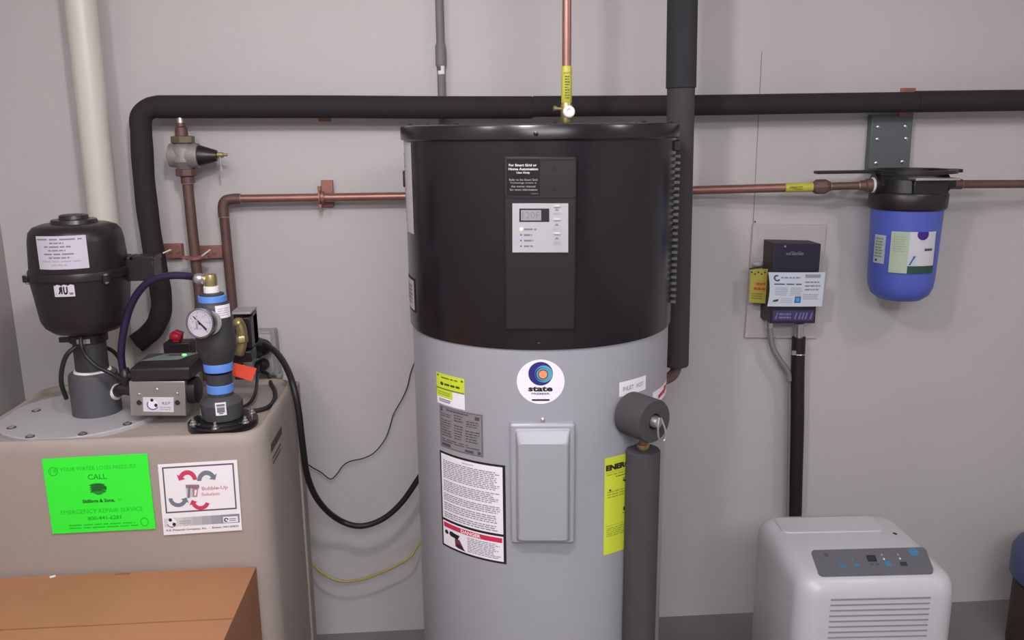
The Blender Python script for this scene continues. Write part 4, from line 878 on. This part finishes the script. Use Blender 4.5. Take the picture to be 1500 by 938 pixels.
ch = ce+Vector((-15*vu, -0.004, 2*vu)); mb = MB(M_steel); mb.sphere(ch, 8.5*vu, 16, (1.1, 1, 1)); mb.build('compression_fitting', col, label='shiny compression fitting')
D = cyllabel(vx, Yv2, 26*vu, 315.5, 337, 447, 466.5, 5); D.rect(0, 0, 1, 1, WH, 0); D.lines(.12, .2, .9, .85, 4, LG, 1, .3, 5, .1, .3); D.build('valve_label', col, label='small white paper label near the gauge')
D = cyllabel(vx, Yv2, 31*vu, 315.5, 331.5, 590, 609, 4); D.rect(0, 0, 1, 1, WH, 0); D.rect(.12, .12, .88, .3, GY, 1); D.rect(.15, .36, .85, .78, GY, 1); D.rect(.3, .8, .7, .9, GY, 1); D.build('valve_label', col, label='small white label on the lower body')
# gauge
gd = Vector((-0.30, -1, 0.12)).normalized(); gcn = P(293, 474, Yv2-0.085); gr = S(22.5, gcn)
M_rim = mat('chrome_rim', (0.42, 0.41, 0.43), 0.2, 1.0, var=0.05); ga = MB(M_rim); ga.lathe(gcn-gd*0.02, gd, [(gr*0.93, 0), (gr*0.97, 0.004), (gr, 0.018), (gr, 0.022), (gr*0.93, 0.023), (gr*0.9, 0.020), (0, 0.020)], 40); gauge = ga.build('gauge_case', col, label='steel rimmed pressure gauge')
gu_, gv_, _w = frame(gd); gx = Vector((0, 0, 1)).cross(gd).normalized(); gy = gd.cross(gx)
gm = lambda u, v, h: gcn+gx*((u-.5)*2*gr*0.9)+gy*((.5-v)*2*gr*0.9)+gd*(h+0.0002)
D = Decal(gm, 1); D.circle(.5, .5, .49, .49, ink((190, 187, 198)), 0, 32)
for k in range(28):
    a_ = math.radians(-45+270*k/27); r0_, r1_ = (.36 if k % 5 == 0 else .40), .45; ca, sa = math.cos(a_), math.sin(a_); w_ = .008
    D.poly([(.5+r0_*ca-w_*sa, .5-r0_*sa-w_*ca), (.5+r0_*ca+w_*sa, .5-r0_*sa+w_*ca), (.5+r1_*ca+w_*sa, .5-r1_*sa+w_*ca), (.5+r1_*ca-w_*sa, .5-r1_*sa-w_*ca)], K, 1)
for k, t_ in enumerate(('0', '40', '80', '120', '160', '200')):
    a_ = math.radians(225-270*k/5); D.text(t_, .5+.29*math.cos(a_)-.045, .5-.29*math.sin(a_)-.035, .5+.29*math.cos(a_)+.045, .5-.29*math.sin(a_)+.035, GY, 1)
D.text('psi', .44, .66, .56, .73, GY, 1)
D.poly([(.22, .26), (.24, .23), (.80, .69), (.74, .76)], ink((45, 42, 60)), 2); D.circle(.5, .5, .05, .05, K, 3, 14); D.build('dial', gauge)
mb = MB(M_steel); gb = Vector((vx-0.002, Yv2-26*vu, gcn.z-0.004)); mb.tube([gb+Vector((0, 0.01, 0)), gcn-gd*0.018], 0.008, 14); gq = gcn.lerp(gb, 0.35)+Vector((0.012, 0, -0.001)); mb.lathe(gq, Vector((0.5, -1, 0.1)), [(gr*0.82, 0), (gr*0.82, 0.004), (0.01, 0.006)], 32); mb.build('gauge_stem', col)
# blue tube
ep = ch
mb = MB(M_hose); mb.tube(catmull([ep, *pp([(278, 405, 2.01), (250, 404, 2.02), (222, 411, 2.03), (203, 428, 2.04), (189, 455, 2.05), (180.5, 490, 2.05), (177.5, 520, 2.05), (180, 545, 2.05)], 2.03)], 7), S(5.6, ep), 16)
mb.build('blue_tube', label='dark blue tube arching from the valve column to the black fitting', cat='tube')
fb = P(183, 549, 2.05); ff_ = thing('tube_fitting', 'black tube fitting where the blue tube ends beside the coupling', 'fitting', fb)
MB(M_bpl).lathe(fb-Vector((0, 0, 0.03)), UP, [(0.009, 0), (0.012, 0.01), (0.016, 0.02), (0.016, 0.032), (0.012, 0.038), (0.011, 0.046)], 16).build('body', ff_)
MB(M_bpl).cyl(fb+Vector((-0.018, -0.004, -0.004)), fb+Vector((0.02, -0.002, -0.002)), 0.009, n=14).build('side_arm', ff_)
# blower cords
for i, (pts_, r_, lb) in enumerate((
    ([(112, 508, 2.05), (98, 520, 2.04), (91, 540, 2.04), (90, 562, 2.04), (97, 584, 2.06)], .0055, 'black cord looping left around the blower neck'),
    ([(119, 484, 2.05), (119, 505, 2.03), (126, 522, 2.03), (142, 537, 2.025), (160, 546, 2.02), (178, 556, 2.03)], .0050, 'black cord crossing in front of the blower neck'),
    ([(150, 508, 2.14), (163, 513, 2.13), (173, 523, 2.11), (179, 538, 2.08)], .0050, 'short black cord behind the blower neck'))):
    MB(M_rub).tube(catmull(pp(pts_, 2.05), 7), r_, 12).build('blower_cord', label=lb, cat='cord', group='cords around the blower neck')
# red knob valve
kv = thing('red_knob_valve', 'black valve with a red knob behind the controller display', 'valve', P(264, 510, 2.24))
Yk = 2.26; a_ = P(242.5, 500, Yk); b_ = P(284, 520, Yk)
MB(M_bpl).box(((a_.x+b_.x)/2, Yk, (a_.z+b_.z)/2-0.03), (b_.x-a_.x, 0.05, a_.z-b_.z+0.06)).build('body', kv, bevel=0.003)
mb = MB(M_red); kc = P(258, 493, Yk); mb.sphere(kc, 0.019, 16, (1, .8, .8)); mb.box(kc+Vector((0.006, -0.002, 0.004)), (0.022, 0.02, 0.024), Matrix.Rotation(0.4, 3, 'Y')); mb.cyl(kc-Vector((0, 0, .02)), kc, .012, n=12); mb.build('knob', kv, bevel=0.003, label='red turning knob')
# pressure switch with brass pump body
Ys = 2.20; sw = thing('pressure_switch', 'black switch box with brass fitting behind the valve column', 'switch', P(355, 520, Ys))
a_ = P(337, 463, Ys); b_ = P(361, 522, Ys)
bb = P(366, 520, Ys)
mb = MB(M_bpl); a0_ = P(352, 467, Ys); b0__ = P(370, 512, Ys)
mb.box(((a0_.x+b0__.x)/2+0.0, Ys+0.04, (a0_.z+b0__.z)/2+0.002), (b0__.x-a0_.x, 0.08, a0_.z-b0__.z)); mb.box(((a_.x+b0__.x)/2, Ys+0.055, (a_.z+b0__.z)/2), (b0__.x-a_.x, 0.05, a_.z-b0__.z)); mb.build('switch_case', sw, bevel=0.003)
MB(mat('grey_top_cover', (0.36, 0.34, 0.34), 0.5)).box(((a_.x+b0__.x)/2, Ys+0.045, a_.z+0.004), (b0__.x-a_.x+0.002, 0.075, 0.006)).build('top_cover', sw, bevel=0.002, label='pale grey top cover')
mb = MB(M_brass); bc_ = P(349, 474, Ys-0.03); mb.sphere(bc_, 0.017, 16, (0.9, 0.9, 0.9)); mb.tube(catmull(pp([(347, 470), (353, 482), (354, 500), (350, 520)], Ys-0.03), 5), [0.014]*15+[0.012], 16); mb.lathe(P(353, 498, Ys-0.03), (0.05, 0, -1), [(0.017, -0.012), (0.019, -0.008), (0.019, 0.004), (0.015, 0.008)], 8); mb.build('brass_fitting', sw)
MB(M_bpl).box(P(358, 519, Ys+0.01), (0.05, 0.06, 0.03)).build('base_block', sw, bevel=0.003)
# outlet box on wall
Yo = 2.55; ob = thing('outlet_box', 'grey electrical outlet box low on the wall behind the tank', 'outlet box', P(386, 520, Yo))
prism_quad(MB(M_elec), [P(366, 486, Yo), P(371, 551, Yo), P(409, 551, Yo), P(402, 486, Yo)], nrm, -(YW-Yo), 0).build('case', ob, bevel=0.004)
prism_quad(MB(mat('pale_plate', (0.55, 0.54, 0.54), 0.45)), [P(374, 490, Yo-0.001), P(378, 547, Yo-0.001), P(402, 547, Yo-0.001), P(396, 490, Yo-0.001)], nrm, 0, 0.004).build('face_plate', ob, bevel=0.001, label='pale face plate')
for px, py in ((400, 485), (409.5, 549)): MB(M_elec).box(P(px, py, Yo+0.02), (0.014, 0.04, 0.012)).build('mounting_ear', ob, bevel=0.001)
pg = thing('upper_power_plug', 'black moulded plug in the outlet box feeding the thick cord', 'plug', P(382, 510, Yo))
mb = MB(M_rub); pc_ = P(383, 509, Yo-0.045); mb.sphere(pc_, 0.030, 18, (1.05, 1.0, 0.85)); mb.cyl(P(372, 500, Yo-0.12), P(384, 503, Yo-0.07), 0.014, n=14); mb.build('plug_body', pg)
mb = MB(M_rub); mb.cyl(P(381, 508, Yo-0.05), P(392, 505, Yo-0.06), 0.013, 0.008, n=14); mb.cyl(P(366, 515, Yo-0.1), P(380, 520, Yo-0.07), 0.012, n=12); mb.build('strain_relief', pg)
pg2 = thing('lower_power_plug', 'round black plug in the lower half of the outlet box', 'plug', P(385, 533, Yo))
MB(M_rub).lathe(P(387, 533, Yo-0.004), (-0.25, -1, 0), [(0.018, 0), (0.019, 0.01), (0.019, 0.028), (0.014, 0.034), (0, 0.035)], 24).build('plug_body', pg2)
# orange tag
otg = thing('orange_tag', 'bright orange tag on the cord between the valve column and the outlet', 'tag', P(357, 545, 2.12))
To = Matrix.Rotation(0.12, 3, 'Y'); oc = P(357, 545, 2.12)
prism_quad(MB(M_orange), [P(343, 532, 2.12), P(338, 549.5, 2.11), P(369, 559, 2.13), P(376, 540, 2.14)], nrm, -0.0015, 0).build('tag_sheet', otg)
MB(M_rub).tube([P(374, 543, 2.142), P(380, 546, 2.16)], .0025, 8).build('tag_loop', otg)
for pts_, r_, lb in (([(378, 536, 2.44), (377, 552, 2.30), (374, 575, 2.16), (366, 590, 2.12), (352, 597, 2.08), (338, 596, 2.04)], .0042, 'thin black cord dropping behind the orange tag'),
                     ([(384, 545, 2.46), (393, 549, 2.42), 'Z', (403, 562), (409, 574), (407, 588), (396, 598), (376, 603), (362, 606)], .0058, 'black cord looping on the tank top behind the flange')):
    if 'Z' in pts_: k_ = pts_.index('Z'); q_ = pp(pts_[:k_], 2.2)+[PZ(a_-6, b_, ZT0+0.0065) for a_, b_ in pts_[k_+1:]]
    else: q_ = pp(pts_, 2.2)
    MB(M_rub).tube(catmull(q_, 7), r_, 12).build('equipment_cord', label=lb, cat='cord', group='thin cords on the tank top')
# thick cord
MB(M_rub).tube(catmull(pp([(388, 505, 2.44), (402, 514, 2.38), (416, 532, 2.30), (428, 560, 2.22), (437, 600, 2.20), (443, 650, 2.22), (451, 700, 2.28), (468, 736, 2.36), (495, 761, 2.45), (527, 771, 2.45), (560, 761, 2.45), (588, 737, 2.45), (612, 703, 2.45), (640, 660, 2.45)], 2.44), 7), S(4.3, P(450, 700, 2.43)), 14).build('power_cord', label='thick black power cord swooping from the outlet to behind the heater', cat='cord')
MB(M_rub).tube(catmull(pp([(440, 672, 2.56), (456, 684), (470, 692), (484, 702), (494, 694), (502, 683), (513, 676), (531, 672), (546, 665), (557, 654), (566, 640), (572, 622), (577, 606), (590, 583), (597, 566), (602, 545), (612, 520)], 2.58), 5), .0017, 8).build('thin_wire', label='thin crinkled black wire hanging between the tank and the heater', cat='wire')
MB(M_yel).tube(catmull(pp([(425, 770, 2.596), (440, 808, 2.55), (464, 833), (480, 845), (502, 852), (530, 849), (556, 840), (582, 828), (600, 817), (612, 800, 2.52), (626, 780, 2.57), (634, 765, 2.5955), (636, 740, 2.5955)], 2.5), 6), .0042, 10).build('yellow_cable', label='yellow cable sagging low between the tank and the heater', cat='cable')

# ================================================================== cardboard box
Yx = Yf-0.012; zx = P(200, 838, Yx).z; xr = P(376, 838, Yx).x; xl = XLt-0.15
bxo = thing('cardboard_box', 'large brown cardboard box in front of the beige tank', 'box', ((xl+xr)/2, Yx-0.22, 0))
yfb = Yx-0.44
mb = MB(M_card)
for a_, b_ in (((xl, Yx-0.004, 0), (xr, Yx, zx-0.003)), ((xl, yfb, 0), (xr, yfb+0.004, zx-0.003)), ((xl, yfb+0.004, 0), (xl+0.004, Yx-0.004, zx-0.003)), ((xl, yfb, 0), (xr, Yx, 0.004))):
    a_ = Vector(a_); b_ = Vector(b_); mb.box((a_+b_)/2, b_-a_)
mb.build('box_side', bxo)
mb = MB(M_cardsh); a_ = Vector((xr-0.004, yfb+0.004, 0)); b_ = Vector((xr, Yx-0.004, zx-0.003)); mb.box((a_+b_)/2, b_-a_); mb.build('box_side', bxo, label='darker right side of the box')
ymid = (Yx+yfb)/2
mb = MB(M_card); mb.box(((xl+xr)/2, (Yx+ymid)/2+0.001, zx-0.0015), (xr-xl, Yx-ymid-0.003, 0.003)); mb.build('top_flap', bxo)
mb = MB(M_card); mb.box(((xl+xr)/2, (yfb+ymid)/2-0.001, zx-0.0015), (xr-xl, ymid-yfb-0.003, 0.003)); mb.build('top_flap', bxo)
mb = MB(M_cardsh); sl = P(180, 840.5, Yx-0.006); mb.box((sl.x, sl.y-0.002, zx+0.0006), (0.034, 0.006, 0.0015)); mb.build('hand_slot', bxo)
MB(M_white).box(PZ(77, 845, zx+0.001), (0.012, 0.008, 0.001), Matrix.Rotation(0.6, 3, 'Z')).build('paper_scrap', label='tiny white paper scrap on the cardboard box', cat='scrap')

# ================================================================== white appliance
za = 0.590
FLc, FRc = PZ(1174, 853, za), PZ(1413, 848, za)
aux = (FRc-FLc).normalized(); auy = Vector((-aux.y, aux.x, 0))
awid = (FRc-FLc).length; adep = (PZ(1240, 747.5, za)-FLc).dot(auy)
acc = FLc+aux*awid/2+auy*adep/2; acc.z = 0
print('appliance yaw', math.degrees(math.atan2(aux.y, aux.x)), 'size', awid, adep)
ac = thing('portable_dehumidifier', 'white portable dehumidifier with a grey touch panel on top', 'dehumidifier', acc)
hhx, hhy = awid/2, adep/2
AR = Matrix((aux, auy, Vector((0, 0, 1)))).transposed()
def al(x, y, z): return acc+aux*x+auy*y+Vector((0, 0, z))
def aring(ins, z, r): return [al(x, y, z) for x, y in rrect(0, 0, hhx-ins, hhy-ins, r, 8)]
mb = MB(M_ac); mb.rings([aring(0.004, 0.03, 0.05), aring(0, 0.04, 0.055), aring(0, za-0.055, 0.055), aring(0.003, za-0.034, 0.053), aring(0.011, za-0.016, 0.048), aring(0.024, za-0.005, 0.042), aring(0.045, za, 0.035)]); mb.build('housing', ac, ang=60)
mb = MB(M_ac); mb.rings([[al(x-0.02, y, za-0.001) for x, y in rrect(0, hhy-0.09, hhx-0.06, 0.045, 0.02, 6)], [al(x-0.02, y, za+0.003) for x, y in rrect(0, hhy-0.09, hhx-0.062, 0.043, 0.02, 6)]]); mb.build('top_flap', ac, ang=30)
MB(M_dark).box(PZ(1311, 782, za+0.001), (0.005, 0.010, 0.002), Matrix.Rotation(0.5, 3, 'Z')).build('flap_notch', ac)
pq = [PZ(1187, 807, za+0.001), PZ(1355, 802.5, za+0.001), PZ(1369, 839.5, za+0.001), PZ(1200, 843.5, za+0.001)]
def rq(u, v): return (pq[0]*(1-u)+pq[1]*u)*(1-v)+(pq[3]*(1-u)+pq[2]*u)*v
def rqring(h): return [rq(0.5+x/4.2, 0.5-y)+Vector((0, 0, h)) for x, y in rrect(0, 0, 2.1, 0.5, 0.16, 5)]
mb = MB(M_acp); mb.rings([rqring(-0.004), rqring(0.0015)]); tpn = mb.build('touch_panel', ac, ang=30)
D = Decal(lambda u, v, h: rq(u, v)+Vector((0, 0, 0.0018+h)), 1, h0=0.0002)
D.rect(.46, .28, .54, .54, ink((28, 26, 34), .3), 0); D.circle(.12, .22, .025, .08, ink((88, 86, 98)), 0, 14); D.circle(.885, .19, .042, .17, ink((70, 130, 170)), 0, 20)
TB = ink((75, 120, 150)); T2 = ink((110, 135, 150))
for x_, y_, c_ in ((.205, .45, TB), (.335, .45, T2), (.605, .45, WH), (.745, .45, WH), (.335, .33, T2), (.60, .28, LG), (.74, .28, LG), (.21, .33, TB)): D.circle(x_, y_, .008, .045, c_, 0, 10)
D.rect(.195, .62, .26, .78, TB, 0); D.rect(.325, .58, .375, .74, TB, 0); D.rect(.60, .52, .65, .74, ink((72, 130, 150)), 0); D.rect(.73, .58, .79, .74, ink((52, 50, 60)), 0); D.rect(.47, .62, .50, .68, ink((80, 78, 88)), 0); D.rect(.52, .62, .55, .68, ink((80, 78, 88)), 0)
D.build('panel_print', tpn)
def fr(px, py):
    d = ray(px, py); t = (FLc-CAM).dot(auy)/d.dot(auy); p = CAM+d*t; return (p-acc).dot(aux), p.z
sx0, zs0 = fr(1217, 877.5); sx1, _ = fr(1363, 877); _, zs1 = fr(1290, 885.5); _, zs0 = fr(1290, 877.5); dzs = zs0-zs1
for k in range(9):
    MB(mat('grille_slot_shade', (0.24, 0.24, 0.26), 0.5)).box(al((sx0+sx1)/2, -hhy+0.002, zs0-k*dzs), (sx1-sx0, 0.006, 0.0035), AR).build('grille_slot', ac)  # slots drawn as bars, their shade put into the grey colour
for sx in (-1, 1):
    for sy in (-1, 1): MB(M_bpl).cyl(al(sx*(hhx-0.06)-0.01, sy*(hhy-0.06), 0.02), al(sx*(hhx-0.06)+0.01, sy*(hhy-0.06), 0.02), 0.0198, n=16).build('caster', ac)

# ------------------------------------------------------------------ blue tank at the right edge
Yq = 2.28; xe = P(1496, 820, Yq).x+0.012; rq_ = 0.20
bt = thing('blue_pressure_tank', 'blue pressure tank cut by the right picture edge', 'tank', (xe+rq_, Yq, 0))
zt1, zt2 = zat(xe, Yq, 818), zat(xe, Yq, 866)
MB(M_tankb).lathe((xe+rq_, Yq, 0), UP, [(rq_*0.9, zt2), (rq_, zt2+0.02), (rq_, zt1-0.02), (rq_*0.95, zt1+0.0), (rq_*0.8, zt1+0.02), (rq_*0.3, zt1+0.03), (0, zt1+0.032)], 48).build('tank_shell', bt)
MB(mat('dark_brown_stand', (0.045, 0.028, 0.022), 0.7)).lathe((xe+rq_, Yq, 0), UP, [(rq_*0.93, 0), (rq_*0.93, zt2+0.001)], 40).build('stand', bt, label='dark brown stand')
print('disc dist', math.hypot(pX-hx, pY-hy)-rp-RJ, 'tall dist', math.hypot(T1.x-hx, Yt-hy)-rt_-RR, math.hypot(T0.x-hx, Yt-hy)-rb_-RS); print('hx', hx, 'z_rt', z_rt, 'z_sb', z_sb, 'ZT', ZT, 'tank', XLt, XRt, Yf, Ybk, 'XL_ROOM', XL_ROOM, )
